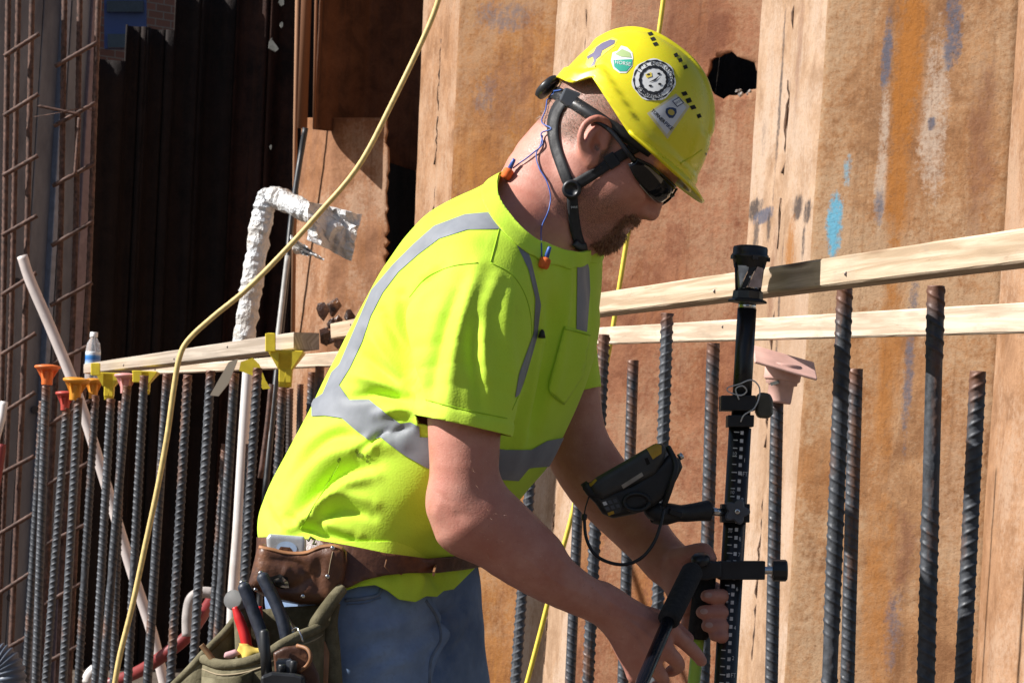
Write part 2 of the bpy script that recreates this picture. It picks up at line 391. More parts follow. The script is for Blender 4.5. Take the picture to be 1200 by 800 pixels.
def chaikin(p, it=2, r=.018):
    """round the corners of a plan polyline with a fixed small radius"""
    out = [p[0]]
    for i in range(1, len(p)-1):
        a = nrm(p[i-1]-p[i]); b = nrm(p[i+1]-p[i]); s = p[i]+a*r*1.5; e = p[i]+b*r*1.5
        for t in (0, .25, .5, .75, 1): out.append((1-t)**2*s+2*t*(1-t)*p[i]+t*t*e)
    out.append(p[-1]); return np.array(out)
def pile(name, pts, lean, z0, z1, mats, parent, matcut=None, seed=0, dz=.05, cut=None, thick=.012, du=.05):
    """one steel sheet: pts = (px,py,d) plan corners right to left; lean = sideways run per metre of height; mats split at plan corner index matcut"""
    A = np.array([plan(*q) for q in pts]); xy = A[:, :2].copy(); xy[:, 0] -= lean*(A[:, 2]-1.0)
    seglen = np.r_[0, np.cumsum(np.linalg.norm(np.diff(xy, axis=0), axis=1))]
    rp = chaikin(xy); fine = [rp[0]]
    for a, b in zip(rp[:-1], rp[1:]):
        n = max(1, int(np.linalg.norm(b-a)/du))
        fine += [a+(b-a)*k/n for k in range(1, n+1)]
    fine = np.array(fine); u = np.r_[0, np.cumsum(np.linalg.norm(np.diff(fine, axis=0), axis=1))]
    zs = np.arange(z0, z1+dz/2, dz); n, m = len(fine), len(zs)
    tg = nrm(np.gradient(fine, axis=0)); nn = np.stack([tg[:, 1]*-1, tg[:, 0]], 1)   # towards the camera side
    nn *= np.sign((nn*(CAMP[:2]-fine)).sum(1).mean()) or 1
    V = np.zeros((m, n, 3)); V[..., 0] = fine[None, :, 0]+lean*(zs[:, None]-1); V[..., 1] = fine[None, :, 1]; V[..., 2] = zs[:, None]
    nz = .004*vnoise(V*np.array([1, 1, .4]), 5, seed)+.0018*vnoise(V, 17, seed+3)
    V[..., 0] += nz*nn[None, :, 0]; V[..., 1] += nz*nn[None, :, 1]
    UV = np.stack(np.broadcast_arrays(u[None, :], zs[:, None]), -1).reshape(-1, 2)
    idx = np.arange(m*n).reshape(m, n)
    F = np.stack([idx[:-1, :-1], idx[:-1, 1:], idx[1:, 1:], idx[1:, :-1]], -1).reshape(-1, 4)
    fu = np.broadcast_to((u[:-1]+u[1:])/2, (m-1, n-1)).reshape(-1)
    V = V.reshape(-1, 3)
    if cut is not None:
        s = cut(V); F0 = tris(F); fu = np.r_[fu, fu]
        V2, F2, used = clip(V, F, s)
        # uv of the new cut vertices from their own position
        base = UV[used[:len(V)]] if len(used) >= len(V) else UV
        ex = V2[len(base):]
        if len(ex):
            j = np.array([np.argmin(((V-e)**2).sum(1)) for e in ex]); base = np.vstack([base, np.c_[UV[j, 0], ex[:, 2]]])
        V, F, UV = V2, F2, base
        fu = UV[F][..., 0].mean(1)
    # orient towards the camera
    nf = np.cross(V[F[:, 1]]-V[F[:, 0]], V[F[:, 2]]-V[F[:, 0]])
    if ((CAMP-V[F[:, 0]])*nf).sum(1).sum() < 0: F = F[:, ::-1]
    o = mk(name, V, F, mats[0], parent, smooth=True, uv=UV)
    if len(mats) > 1:
        o.data.materials.append(mats[1]); cutu = seglen[matcut]
        o.data.polygons.foreach_set('material_index', (fu > cutu).astype(np.int32))
    solid(o, thick); return o, seglen
LE = {'a': .034, 'b': .03, 'c': .028, 'd': .004}
ORG = (.36, .135, .022); GRY = (.10, .105, .135); WHT = (.50, .39, .29); BRN = (.20, .085, .045); BLU = (.10, .38, .52); BLK = (.05, .04, .038); TAN = (.42, .26, .15)
qa0, qa1 = (1184, 300, 7.38), (949, 300, 7.65)
M_panA = rust('rust_pan_streaked', (.36, .195, .088), (.26, .12, .048), (.35, .14, .036), .6, (.44, .30, .175), .5, seed=2.2, marks=px_marks([
    (WHT, 1095, 130, 26, 130, .8, -.35), (WHT, 1034, 190, 9, 110, .8, -.2), (BRN, 1150, 170, 26, 140, .6, -.35), (ORG, 1066, 60, 24, 120, .95, -.05), (ORG, 1052, 210, 17, 160, .85, -.2), (ORG, 1040, 440, 22, 150, .7, -.3), (ORG, 1030, 700, 30, 150, .7, -.3),
    (GRY, 1040, 60, 9, 55, .9, -.25), (GRY, 1117, 35, 16, 60, .9, -.25), (GRY, 1066, 420, 9, 130, .8, -.35), (GRY, 1047, 740, 18, 70, .7, -.45), (GRY, 1092, 145, 6, 9, .9, -.1), (GRY, 1030, 245, 8, 30, .8, -.3),
    (BLU, 979, 262, 12, 44, .9, -.12), (BLU, 994, 200, 7, 24, .6, -.35), (BRN, 1060, 640, 18, 70, .7, -.35), (TAN, 1110, 560, 40, 160, .5, -.4)], qa0, qa1, LE['b']))
M_strip = rust('rust_pale', (.50, .33, .205), (.41, .245, .135), (.45, .245, .11), .4, (.55, .40, .28), .55, bumpk=.7, seed=1.3)
_len = float(np.linalg.norm((plan(*qa1)-plan(*qa0))[:2]))
_sm = [(c_, u_+_len, z_, w_, h_, a_, t_) for c_, u_, z_, w_, h_, a_, t_ in px_marks([(TAN, 915, 420, 60, 180, .6, -.25), (BLK, 884, 246, 12, 14, .9, -.1), (GRY, 894, 253, 12, 10, .9, .0), (BLK, 934, 244, 8, 18, .9, -.15), (BLK, 947, 248, 6, 17, .9, -.1), (BLK, 886, 275, 4, 22, .8, -.2), (BLK, 900, 268, 3, 22, .8, -.2), (BLK, 942, 285, 3, 25, .8, -.2), (ORG, 926, 290, 9, 50, .8, -.35), (BRN, 903, 330, 6, 90, .6, -.35), (BRN, 936, 60, 6, 120, .5, -.4), (BLK, 912, 120, 2.2, 130, .8, -.3), (BLK, 908, 420, 2.2, 180, .8, -.3), (BLK, 895, 160, 5, 40, .5, -.6)], (949, 300, 7.65), (874, 300, 8.45), LE['b'])]
M_stripB = rust('rust_pale_torn', (.50, .33, .205), (.41, .245, .135), (.45, .245, .11), .4, (.55, .40, .28), .55, bumpk=.8, seed=1.3, marks=_sm)
M_strip2 = rust('rust_pale_orange', (.43, .235, .12), (.32, .16, .075), (.36, .165, .06), .5, (.50, .33, .21), .5, bumpk=.7, seed=4.1)
M_panB = rust('rust_pan_brown', (.32, .142, .07), (.23, .082, .038), (.32, .118, .036), .5, (.39, .235, .135), .45, seed=5.7, marks=px_marks([
    (ORG, 760, 690, 40, 130, .5, -.4), (BRN, 800, 30, 70, 60, .5, -.3), (TAN, 850, 180, 20, 80, .5, -.35), (BRN, 735, 130, 18, 150, .5, -.35), (ORG, 690, 640, 30, 150, .5, -.4)], (890, 200, 9.15), (703, 200, 9.42), LE['c']))
M_panC = rust('rust_pan_orange', (.35, .16, .055), (.24, .095, .034), (.41, .17, .03), .75, (.37, .23, .13), .45, seed=8.4, marks=px_marks([
    (GRY, 590, 20, 60, 26, .6, -.5), (GRY, 570, 110, 26, 30, .5, -.5), (BRN, 600, 110, 40, 60, .5, -.35), (ORG, 560, 190, 40, 60, .5, -.35)], (652, 200, 10.85), (529, 200, 11.1), LE['d']))
M_shade = rust('rust_dark', (.018, .012, .010), (.010, .007, .006), (.032, .016, .010), .4, seed=3.3, rough=.8)  # near-black copy of the rust, the corner's deep shade put into its colour
M_mid = rust('rust_mid', (.21, .10, .055), (.13, .06, .03), (.27, .10, .03), .6, seed=6.3)
wall = empty('sheet_pile_wall', (0, 6, 0), 'rusty corrugated steel sheet pile wall lit by the sun behind the wooden rails', 'wall')
hole_c = PX  # (name reused below)
def hole(V):
    q = PX(V); e = np.array([858., 89.]); a = np.arctan2(q[:, 1]-e[1], q[:, 0]-e[0])
    return np.minimum(0, 0)+(1+.10*np.sin(3*a+1)+.07*np.sin(7*a)+.05*np.sin(13*a+2)) * 1.0 - np.sqrt(((q[:, 0]-e[0])/32)**2+((q[:, 1]-e[1])/25)**2)
pile('sheet_pile', [(1300, 300, 6.05), (1196, 300, 6.45), (1174, 300, 6.68), (1184, 300, 7.38)], LE['a'], -.3, 4.4, [M_strip2], wall, seed=1)
pile('sheet_pile', [(1184, 300, 7.38), (949, 300, 7.65), (912, 300, 8.05), (874, 300, 8.45), (886, 300, 9.15)], LE['b'], -.3, 4.6, [M_panA, M_stripB], wall, matcut=1, seed=2)
pile('sheet_pile', [(890, 200, 9.15), (703, 200, 9.42), (676, 200, 9.77), (640, 200, 10.15), (650, 200, 10.85)], LE['c'], -.3, 4.8, [M_panB, M_strip], wall, matcut=1, seed=3, cut=hole, dz=.03, du=.025)
pile('sheet_pile', [(652, 200, 10.85), (529, 200, 11.1), (510, 200, 11.4), (488, 200, 11.75), (500, 200, 12.7)], LE['d'], -.3, 5.4, [M_panC, M_strip2], wall, matcut=1, seed=4)
# interlock beads where two sheets meet: rough vertical seams on the pale strips
def seam(px, py, d, lean, z0, z1, r=.005):
    """rough bead of scale in short runs along the interlock"""
    a = plan(px, py, d); z = z0
    while z < z1:
        L = random.uniform(.15, .7); zs = np.arange(z, z+L, .03)
        pts = np.array([(a[0]+lean*(q-a[2])+.006*random.uniform(-1, 1), a[1], q) for q in zs])
        mk('interlock', *tube(pts, np.array([r*random.uniform(.3, 1.4) for _ in zs]), 6), M_seamr, wall, smooth=True); z += L+random.uniform(.02, .2)
M_flake0 = plain('grey_scale', (.30, .27, .25), .9, var=.4, scale=50)
M_seamr = plain('seam_scale', (.12, .07, .045), .9, var=.5, scale=50)
for px, py, d, k in ((912, 300, 8.045, 'b'), (676, 200, 9.765, 'c'), (510, 200, 11.395, 'd')): seam(px, py, d, LE[k], -.2, 4.6)
# broken bits of concrete on the lip of the hole
for k in range(7):
    c = plan(random.uniform(862, 886), 110+random.uniform(-3, 3), 9.12)+np.array([0, -.02, 0]); r = random.uniform(.006, .016); bm = bmesh.new(); bmesh.ops.create_icosphere(bm, subdivisions=1, radius=r)
    mk('concrete_bit', [np.array(v.co)*RNG.uniform(.6, 1.2, 3)+c for v in bm.verts], [tuple(v.index for v in f.verts) for f in bm.faces], M_flake0, wall); bm.free()
# earth behind the wall
def earth():
    t = NT('earth'); v = t.map(); t.set(Base_Color=t.ramp(t.noise(v, 6, 8, .7), [(.3, (.035, .025, .02)), (.7, (.12, .085, .06))]), Roughness=1.0); t.bump(t.noise(v, 25, 8, .7), 1., .05); return t.m
M_earth = earth()
eb = [plan(1400, 300, 6.9), plan(1180, 300, 7.9), plan(900, 300, 9.7), plan(650, 300, 11.6), plan(520, 300, 13.4)]
pl = np.array([(q[0]+.12, q[1]+.25) for q in eb]); V = []; F = []
for z, o in ((-.3, 0), (1.2, .05), (4.2, .25)):
    for q in pl: V.append((q[0]+o, q[1]+o, z))
for z, o in ((4.2, 20),):
    for q in pl: V.append((q[0]+o, q[1]+o*.6, 4.3))
n5 = len(pl)
F = [(r*n5+i, r*n5+i+1, (r+1)*n5+i+1, (r+1)*n5+i) for r in range(3) for i in range(n5-1)]
tag(mk('earth_bank', V, F, M_earth), kind='structure')

# the dark corner: wall facing from the sun, shade also coloured into its rust
M_shade_red = rust('rust_dark_red', (.055, .024, .016), (.02, .011, .009), (.085, .03, .014), .5, seed=3.9, rough=.8)  # dark red copy, corner shade mixed into the rust colour
dw = empty('sheet_pile_wall', (-1.5, 8.8, 0), 'black shaded corner of sheet piling between rebar cage and wrapped pipe', 'wall')
def shaded(px0, d0, px1, d1, ytop, name='sheet_pile', seed=0, mat=M_shade, step=.05):
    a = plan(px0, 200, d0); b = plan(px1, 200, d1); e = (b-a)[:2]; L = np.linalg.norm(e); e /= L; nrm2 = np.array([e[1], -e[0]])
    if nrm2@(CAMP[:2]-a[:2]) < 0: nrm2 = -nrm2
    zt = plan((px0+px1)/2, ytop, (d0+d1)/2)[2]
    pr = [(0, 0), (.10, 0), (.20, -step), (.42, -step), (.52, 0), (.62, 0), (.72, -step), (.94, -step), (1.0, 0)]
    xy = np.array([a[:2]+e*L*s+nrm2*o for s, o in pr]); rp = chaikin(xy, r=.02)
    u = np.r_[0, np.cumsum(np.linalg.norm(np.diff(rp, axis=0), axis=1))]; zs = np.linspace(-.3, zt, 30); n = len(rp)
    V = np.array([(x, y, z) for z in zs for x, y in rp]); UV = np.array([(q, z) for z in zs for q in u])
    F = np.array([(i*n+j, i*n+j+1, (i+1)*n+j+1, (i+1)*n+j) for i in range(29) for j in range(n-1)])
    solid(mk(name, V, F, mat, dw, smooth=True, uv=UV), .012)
shaded(360, 13.6, 268, 13.55, -60, seed=1, mat=M_shade_red)
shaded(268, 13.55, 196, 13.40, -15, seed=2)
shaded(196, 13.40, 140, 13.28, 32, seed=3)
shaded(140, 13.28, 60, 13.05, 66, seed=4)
# flakes of pale mortar on the dark sheet
M_flake = plain('pale_flake', (.22, .22, .20), .9, var=.2, scale=40)
for px, py, s in ((320, 55, 17), (329, 4, 9), (330, 30, 7), (317, 173, 5)):
    c = plan(px, py, 13.46); ang = sorted(random.uniform(0, 6.28) for _ in range(9))
    poly = [c+np.array([math.cos(a)*s*.0024*random.uniform(.5, 1), -.0, math.sin(a)*s*.0034*random.uniform(.5, 1)]) for a in ang]
    mk('mortar_splash', *prism(poly, (.004, -.03, 0)), M_flake, dw)

shaded(560, 14.2, 345, 13.5, -80, seed=6)  # added infill sheet; its near-black colour gives the gap its shade
# cut sheet ends beside the opening: upper plate darkened in colour for its shade, sunlit lower plate with torn edge
cutp = empty('cut_sheet_pile', (-.8, 7.6, 0), 'torch-cut rusty sheet pile end with a sunlit lower plate beside the wrapped pipe', 'sheet pile')
def up_cut(V):
    q = PX(V); edge = np.interp(q[:, 0], [340, 372, 405, 440, 455, 500], [149, 152, 155, 168, 190, 205]); return (q[:, 1]-edge)*.01
M_up = rust('rust_upper_shade', (.13, .06, .033), (.07, .033, .02), (.15, .06, .025), .5, seed=9.3)
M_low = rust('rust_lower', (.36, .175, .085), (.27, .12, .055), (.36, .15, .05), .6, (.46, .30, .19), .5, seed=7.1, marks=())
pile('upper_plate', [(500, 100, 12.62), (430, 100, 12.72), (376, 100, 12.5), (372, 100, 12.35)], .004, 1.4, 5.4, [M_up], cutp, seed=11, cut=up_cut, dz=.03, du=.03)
def low_cut(V):
    q = PX(V); e = 453+3*vnoise(np.c_[q[:, 1]*.3, q[:, 1]*0, q[:, 1]*0], 1.0, 5); return np.maximum((q[:, 0]-e)*.01, (138-q[:, 1])*.01)
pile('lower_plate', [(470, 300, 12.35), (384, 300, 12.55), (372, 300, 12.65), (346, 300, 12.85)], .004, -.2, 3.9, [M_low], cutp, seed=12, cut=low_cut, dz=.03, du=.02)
a0 = plan(357, 0, 12.3); e0 = plan(354, 150, 12.3)
mk('interlock_tube', *tube([a0+np.array([0, 0, 1.0]), e0], .028, 12), M_mid, cutp, smooth=True)
a0 = plan(371, -40, 12.28); e0 = plan(368, 150, 12.28)
mk('interlock_rib', *tube([a0, e0], .008, 8), M_mid, cutp, smooth=True)
for px in (346,):
    a0 = P(px, 0, 12.33); e0 = P(px-2, 400, 12.8)
    mk('flange_edge', *tube([plan(349, -30, 12.5), plan(346, 160, 12.6), plan(343, 420, 12.8)], .012, 8), M_low, cutp, smooth=True)
# crumpled dark rubble at the foot of the opening
rub = []
for k in range(18):
    x = random.uniform(378, 452); c = plan(x, random.uniform(372-34*(1-abs(x-412)/45), 400), 12.1+random.uniform(-.1, .1)); r = random.uniform(.03, .06)
    pts = nrm(RNG.normal(size=(14, 3)))*r*RNG.uniform(.6, 1, (14, 1))*np.array([1, .4, 1.3]); bm = bmesh.new()
    for q in pts: bm.verts.new(c+q)
    bmesh.ops.convex_hull(bm, input=bm.verts); bm.verts.ensure_lookup_table()
    used = [v for v in bm.verts if v.link_faces]; ix = {v: i for i, v in enumerate(used)}
    rub.append(([tuple(v.co) for v in used], [tuple(ix[v] for v in f.verts) for f in bm.faces])); bm.free()
M_rub = plain('wet_rust', (.06, .028, .018), .3, var=.5, scale=25, bump=.5, bd=.01, tint=(.25, .11, .04))
for k, (v, f) in enumerate(rub): mk('rust_flake', v, f, M_rub, cutp)

# concrete form wall at far left, brick building and blue panel beyond
M_conc = NT('form_concrete'); _v = M_conc.map()
M_conc.set(Base_Color=M_conc.mix(M_conc.ramp(M_conc.noise(M_conc.map((1, 1, .3)), 7, 6, .65), [(.35, 0.), (.7, 1.)]), (.085, .09, .11), (.19, .20, .225)), Roughness=.8)
M_conc.bump(M_conc.noise(_v, 30, 6), .3, .01); M_conc = M_conc.m
fw = empty('concrete_wall', (-2.1, 7.8, 0), 'grey board-formed concrete wall standing behind the rusty rebar cage', 'wall')
def panel(px0, d0, px1, d1, name, mat, par, thick=.05, z0=-.2, z1=4.2):
    a = P(px0, 300, d0); b = P(px1, 300, d1); a[2] = z0; b[2] = z0
    e = nrm((b-a)*[1, 1, 0]); nn = np.array([e[1], -e[0], 0]); nn *= np.sign(nn@(CAMP-a)) or 1
    a2 = a.copy(); b2 = b.copy(); sh = np.array([.012*(z1-z0), 0, z1-z0])
    return bevel(fixn(mk(name, *prism([a, b, b2+sh, a2+sh], -nn*thick), mat, par)), .004)
panel(-60, 12.2, 26, 12.42, 'panel', M_conc, fw)
for x0, x1 in ((-240, -61), (-420, -241), (-600, -421), (-900, -601)): panel(x0, 12.19-(x0+61)*-.0004, x1, 12.19-(x1+61)*-.0004, 'panel', M_conc, fw)
panel(27, 12.42, 52, 12.50, 'panel', M_conc, fw)
panel(53, 12.46, 59, 12.48, 'joint_strip', plain('form_steel', (.17, .20, .27), .5, .3), fw, .07)
panel(60, 12.50, 84, 12.58, 'panel', M_conc, fw)
panel(84.5, 12.56, 95, 12.60, 'end_post', plain('form_edge', (.17, .13, .15), .7), fw, .12)
M_hole = plain('tie_hole', (.03, .03, .035), .9)
for px, py in ((43, 71), (17, 114), (43, 205), (20, 330), (43, 341), (12, 700), (12, 765), (41, 480)):
    mk('tie_hole', *lathe([(.0001, -.001), (.016, -.001), (.016, .004), (.0001, .004)], P(px, py, 12.40+(px-20)*.0035-.012), (0.45, -.89, 0), 12), M_hole, fw)
tag(mk('green_post', *bar(P(80, 303, 12.9), P(66, 800, 12.9), .05, .03, (0, -1, 0)), plain('green_paint', (.035, .10, .06), .6)), 'narrow dark green post standing behind the rebar cage', 'post')
M_brick = NT('brick'); 
_bt = M_brick.n.new('ShaderNodeTexBrick'); M_brick.l(M_brick.map((1, 1, 1), 'UV'), _bt.inputs['Vector']); _bt.inputs['Color1'].default_value = (.24, .10, .07, 1); _bt.inputs['Color2'].default_value = (.18, .08, .055, 1)
_bt.inputs['Mortar'].default_value = (.22, .18, .15, 1); _bt.inputs['Scale'].default_value = 4; M_brick.set(Base_Color=_bt.outputs[0], Roughness=.9); M_brick = M_brick.m
a = P(60, 60, 24); b = P(360, 60, 25.6); a[2] = b[2] = 0; top = np.array([0, 0, 9.])
bl = empty('brick_building', (-2.4, 20, 0), 'distant brown brick building seen over the dark sheet piles', 'building')
Vb = np.array([a, b, b+top, a+top, a+np.array([-2, 6, 0]), b+np.array([-2, 6, 0]), b+top+np.array([-2, 6, 0]), a+top+np.array([-2, 6, 0])])
mk('wall', Vb, [(0, 1, 2, 3), (5, 4, 7, 6), (1, 5, 6, 2), (4, 0, 3, 7), (3, 2, 6, 7)], M_brick, bl, uv=np.array([(0, 0), (2.1, 0), (2.1, 9), (0, 9), (0, 0), (2, 0), (2, 9), (0, 9)]))
M_blue = plain('blue_panel', (.045, .075, .22), .5, var=.1, scale=3); M_bluedk = plain('dark_pane', (.03, .035, .05), .2)
def quad(px0, py0, px1, py1, d, name, mat, par, th=.06):
    pts = [P(px0, py1, d), P(px1, py1, d+.12), P(px1, py0, d+.12), P(px0, py0, d)]
    return mk(name, *prism(pts, (0, .06, 0)), mat, par)
wn = quad(122, -16, 171, 57, 23.9, 'window', M_blue, bl); quad(125, 1, 168, 14, 23.82, 'pane', M_bluedk, wn); quad(126, 40, 150, 56, 23.82, 'pane', M_bluedk, wn)

# unseen wall added behind the camera to cut sky light from the front
sky_block = empty('sheet_pile_wall', (4, -13, 0), 'unseen sheet pile wall added behind the camera to cut sky fill', 'wall')
for k in range(14):
    x = -5+1.4*k; xy = np.array([(x, -13.), (x+.45, -13.), (x+.7, -13.35), (x+1.15, -13.35), (x+1.4, -13.)]); zs = np.linspace(-.3, 3.4, 8)
    V = np.array([(a_, b_, z) for z in zs for a_, b_ in xy]); F = np.array([(i*5+j, i*5+j+1, (i+1)*5+j+1, (i+1)*5+j) for i in range(7) for j in range(4)])
    mk('sheet_pile', V, F, M_mid, sky_block, uv=np.array([(j*.35, z) for z in zs for j in range(5)]))
# ================================================================== rebar, caps, rails, pipes
def rebar_mesh(name, r=.0125, L=1.75, seg=30, dz=.0018, slope=.34, pitch=.0195, rib=.0025, mark=None, seed=0):
    zs = np.arange(0, L, dz); th = np.linspace(0, 2*math.pi, seg, endpoint=False)
    T, Z = np.meshgrid(th, zs); half = np.mod(T, math.pi)-math.pi/2
    ph = np.mod(Z-slope*r*half*1.6+seed*.004, pitch)/pitch; ph = np.minimum(ph, 1-ph)
    h = rib*np.exp(-(ph*pitch/.0026)**4)*np.clip(1.25*np.cos(half)**.6, 0, 1)
    h = np.maximum(h, .0013*np.exp(-((np.abs(half)-math.pi/2)/.16)**2))
    if mark:      # rolled-on mill marks take the place of some ribs
        for zc in mark:
            w_ = np.exp(-(((Z-zc)/.034)**2)**3); h = h*(1-w_)+w_*.0012*((np.abs(half-.1) < .35) & (np.mod(Z*38+.6*np.sin(half*9+zc*50), 1) < .45))
    rad = r+h; V = np.stack([rad*np.cos(T), rad*np.sin(T), -Z], -1).reshape(-1, 3)
    n, m = len(zs), seg; idx = np.arange(n*m).reshape(n, m); nx = np.roll(idx, -1, 1)
    F = np.stack([idx[:-1], idx[1:], nx[1:], nx[:-1]], -1).reshape(-1, 4)
    V = np.vstack([V, [(0, 0, .001)]]); cap = [(idx[0, j], nx[0, j], len(V)-1, len(V)-1) for j in range(m)]
    F3 = [tuple(f) for f in F]+[(a, b, c) for a, b, c, _ in cap]
    return mesh_data(name, V, F3, None, True)
def rebar_mat(name, rustiness=.0, base=(.047, .052, .062), R1=(.19, .085, .042)):
    t = NT(name); v = t.map(); z = t.xyz(v)[2]
    sc = t.noise(v, 60, 5, .65); n2 = t.noise(t.map((1, 1, .25)), 22, 5, .6)
    c = t.mix(t.ramp(sc, [(.35, 0.), (.7, 1.)]), tuple(x*.6 for x in base), tuple(x*1.5 for x in base))
    c = t.mix(t.ramp(t.math('ADD', n2, rustiness), [(.56, 0.), (.72, .85)]), c, R1)
    end = t.mr(t.math('ADD', z, t.math('MULTIPLY', t.noise(v, 30, 3), .06)), -.022, .02)     # flame-cut rusty end, within 3 cm of the top
    c = t.mix(t.math('MULTIPLY', end, .8), c, (.17, .066, .03))
    t.set(Base_Color=c, Roughness=t.mr(sc, .3, .7, .45, .7), Metallic=.15, Specular_IOR_Level=.6); t.bump(t.noise(v, 160, 4), .25, .002); return t.m
RB = [rebar_mesh('rebar', mark=(.14, .185, .23, .295), seed=0), rebar_mesh('rebar', seed=2, slope=.30), rebar_mesh('rebar', seed=3, mark=(.6,), slope=.36), rebar_mesh('rebar', slope=-.33, seed=4), rebar_mesh('rebar', r=.009, pitch=.013, rib=.0012, seg=14, dz=.003)]
RBM = [rebar_mat('rebar_steel'), rebar_mat('rebar_steel_rusting', .035), rebar_mat('rebar_steel_cleaner', -.05, (.068, .074, .086)), rebar_mat('rebar_brown', .05, (.045, .032, .029), (.065, .037, .029))]
RBD = {}
def rebar(px, py, qx, qy, d, v=0, m=0, rz=0., scale=1.0, dq=None):
    a = P(px, py, d); b = P(qx, qy, dq or d); dirn = nrm(a-b)
    k = (v, m)
    if k not in RBD:
        me = RB[v].copy(); me.materials.clear(); me.materials.append(RBM[m]); RBD[k] = me
    o = bpy.data.objects.new('rebar', RBD[k]); COL.objects.link(o)
    q = Vector(dirn).to_track_quat('Z', 'Y'); o.rotation_mode = 'QUATERNION'
    from mathutils import Quaternion
    o.rotation_quaternion = q @ Quaternion((0, 0, 1), rz); o.location = Vector(a); o.scale = (scale, scale, 1)
    return o
G1 = 'vertical rebar standing in a row behind the wooden rails'
RIGHT = [  # px,py of the top, px,py lower down, depth, mesh, material, turn, label
    (1097, 335, 1085, 800, 4.45, 0, 0, -1.35, 'thick rebar rising highest past the thin lower rail, ribs sunlit'),
    (990, 338, 972, 800, 4.9, 2, 0, -1.3, 'thick rebar ending right under the upper rail, mostly in shade'),
    (1003, 432, 993, 800, 5.75, 1, 1, -1.5, 'short rebar standing right behind the shaded thick rebar'),
    (1146, 435, 1128, 800, 4.85, 3, 0, -1.4, 'dark rebar with rusty cut end near the pale wall flange'),
    (911, 452, 904, 800, 6.3, 1, 0, -1.5, 'rebar carrying the square pink plastic cap'),
    (836, 402, 824, 800, 6.15, 2, 1, -1.4, 'rebar with orange rusted tip beside the survey pole'),
    (782, 367, 768, 800, 6.6, 3, 2, -.2, 'rebar with a bright left edge crossing the lower rail'),
    (742, 422, 730, 800, 7.3, 1, 1, -1.5, 'short rusty tipped rebar between the man and the bright-edged rebar'),
    (708, 392, 689, 800, 6.9, 2, 1, -.4, 'rebar with rust-crusted top close to the yellow sleeve'),
    (683, 470, 668, 800, 7.9, 1, 0, -1.5, 'dark rebar seen between the two forearms'),
    (628, 470, 604, 800, 7.6, 3, 2, -.6, 'rebar standing behind the right forearm'),
    (556, 480, 546, 800, 8.3, 2, 2, -1.2, 'rebar standing in front of the jeans pocket side')]
for r in RIGHT: tag(rebar(*r[:8]), r[8], 'rebar', 'rebars by the sunlit wall')
LEFT = [  # the farther row at the left
    (54, 452, 42, 795, 9.9, 1, 2, 'rebar under the round orange cap beside the concrete wall'),
    (50, 470, 30, 795, 10.3, 1, 0, 'bare rebar right behind the one with the round orange cap'),
    (78, 478, 54, 795, 9.8, 3, 2, 'rebar under the small red cap'),
    (92, 466, 74, 795, 9.7, 3, 2, 'rebar under the wide amber cap below the bottle'),
    (112, 463, 92, 795, 9.9, 2, 0, 'black bare topped rebar between the amber and yellow caps'),
    (130, 467, 112, 795, 9.5, 1, 2, 'rebar under the yellow funnel cap at the rail end'),
    (149, 452, 121, 795, 9.4, 2, 0, 'rebar under the pink cap'),
    (143, 470, 133, 795, 10.2, 1, 1, 'brown rebar standing behind the pink capped one'),
    (169, 440, 150, 795, 9.3, 2, 0, 'rebar held by the yellow bracket under the rail'),
    (196, 438, 173, 795, 9.1, 1, 0, 'rebar crossed by the yellow cord'),
    (220, 439, 200, 795, 8.7, 3, 1, 'rebar with coarse ribs just right of the yellow cord'),
    (247, 434, 226, 795, 8.6, 3, 2, 'rebar beside the hanging wood tag'),
    (275, 437, 252, 795, 8.8, 2, 0, 'rebar directly behind the hanging wood tag'),
    (264, 520, 245, 795, 9.6, 1, 1, 'rusty rebar behind the wood tag row'),
    (302, 431, 280, 795, 8.5, 3, 1, 'rebar between the white pipe and the yellow cap'),
    (293, 520, 281, 795, 9.5, 1, 0, 'thin looking rebar close behind the white pipe'),
    (331, 454, 312, 795, 8.9, 1, 0, 'rebar under the tall yellow funnel cap'),
    (366, 436, 350, 795, 9.2, 2, 1, 'brown flecked rebar beside the back of the shirt'),
    (375, 429, 358, 795, 8.8, 1, 1, 'rebar nearest the reflective band on the back')]
for k, (a, b, c, e, d, v, m, lab) in enumerate(LEFT):
    tag(rebar(a, b, c, e, d, v, m, -1.4+.5*math.sin(k*2.1)), lab, 'rebar', 'rebars in the shaded row')
# brown far bars standing behind the left row
for px, py, qx, d, lb in ((340, 455, 333, 11.2, 'brown rusted bar in the dark behind the tall yellow cap'), (352, 450, 345, 11.4, 'brown rusted bar in the dark close to the back of the shirt')):
    tag(rebar(px, py, qx, 800, d, 4, 3, 0, 1.3), lb, 'rebar', 'brown bars in the dark')
# ---------------------------------------------------------------- rebar cage
M_cage = plain('cage_rust', (.115, .060, .044), .75, var=.45, scale=60, bump=.3, tint=(.065, .03, .022))
cage = empty('rebar_cage', (-1.8, 6.8, 0), 'tall rusty rebar cage tied with short bars at the concrete wall', 'rebar cage')
def cagebar(pts, d, r=.011, name='bar', rough=True):
    p = np.array([P(x, y, d) for x, y in pts]); p = spline(p, 14) if len(p) > 2 else p
    # ribbed rod
    L = np.linalg.norm(p[-1]-p[0]); n = int(L/.012); t = np.linspace(0, 1, n)
    q = np.stack([np.interp(t, np.linspace(0, 1, len(p)), p[:, i]) for i in range(3)], 1)
    rr = r*(1+.13*(np.arange(n) % 2)); mk(name, *tube(q, rr, 6), M_cage, cage, smooth=True)
for pts in ([(10, -20), (3, 400), (-8, 800)], [(22, -20), (13, 380), (3, 620), (-4, 800)], [(38, -20), (29, 390), (20, 600), (11, 800)]): cagebar(pts, 11.2)
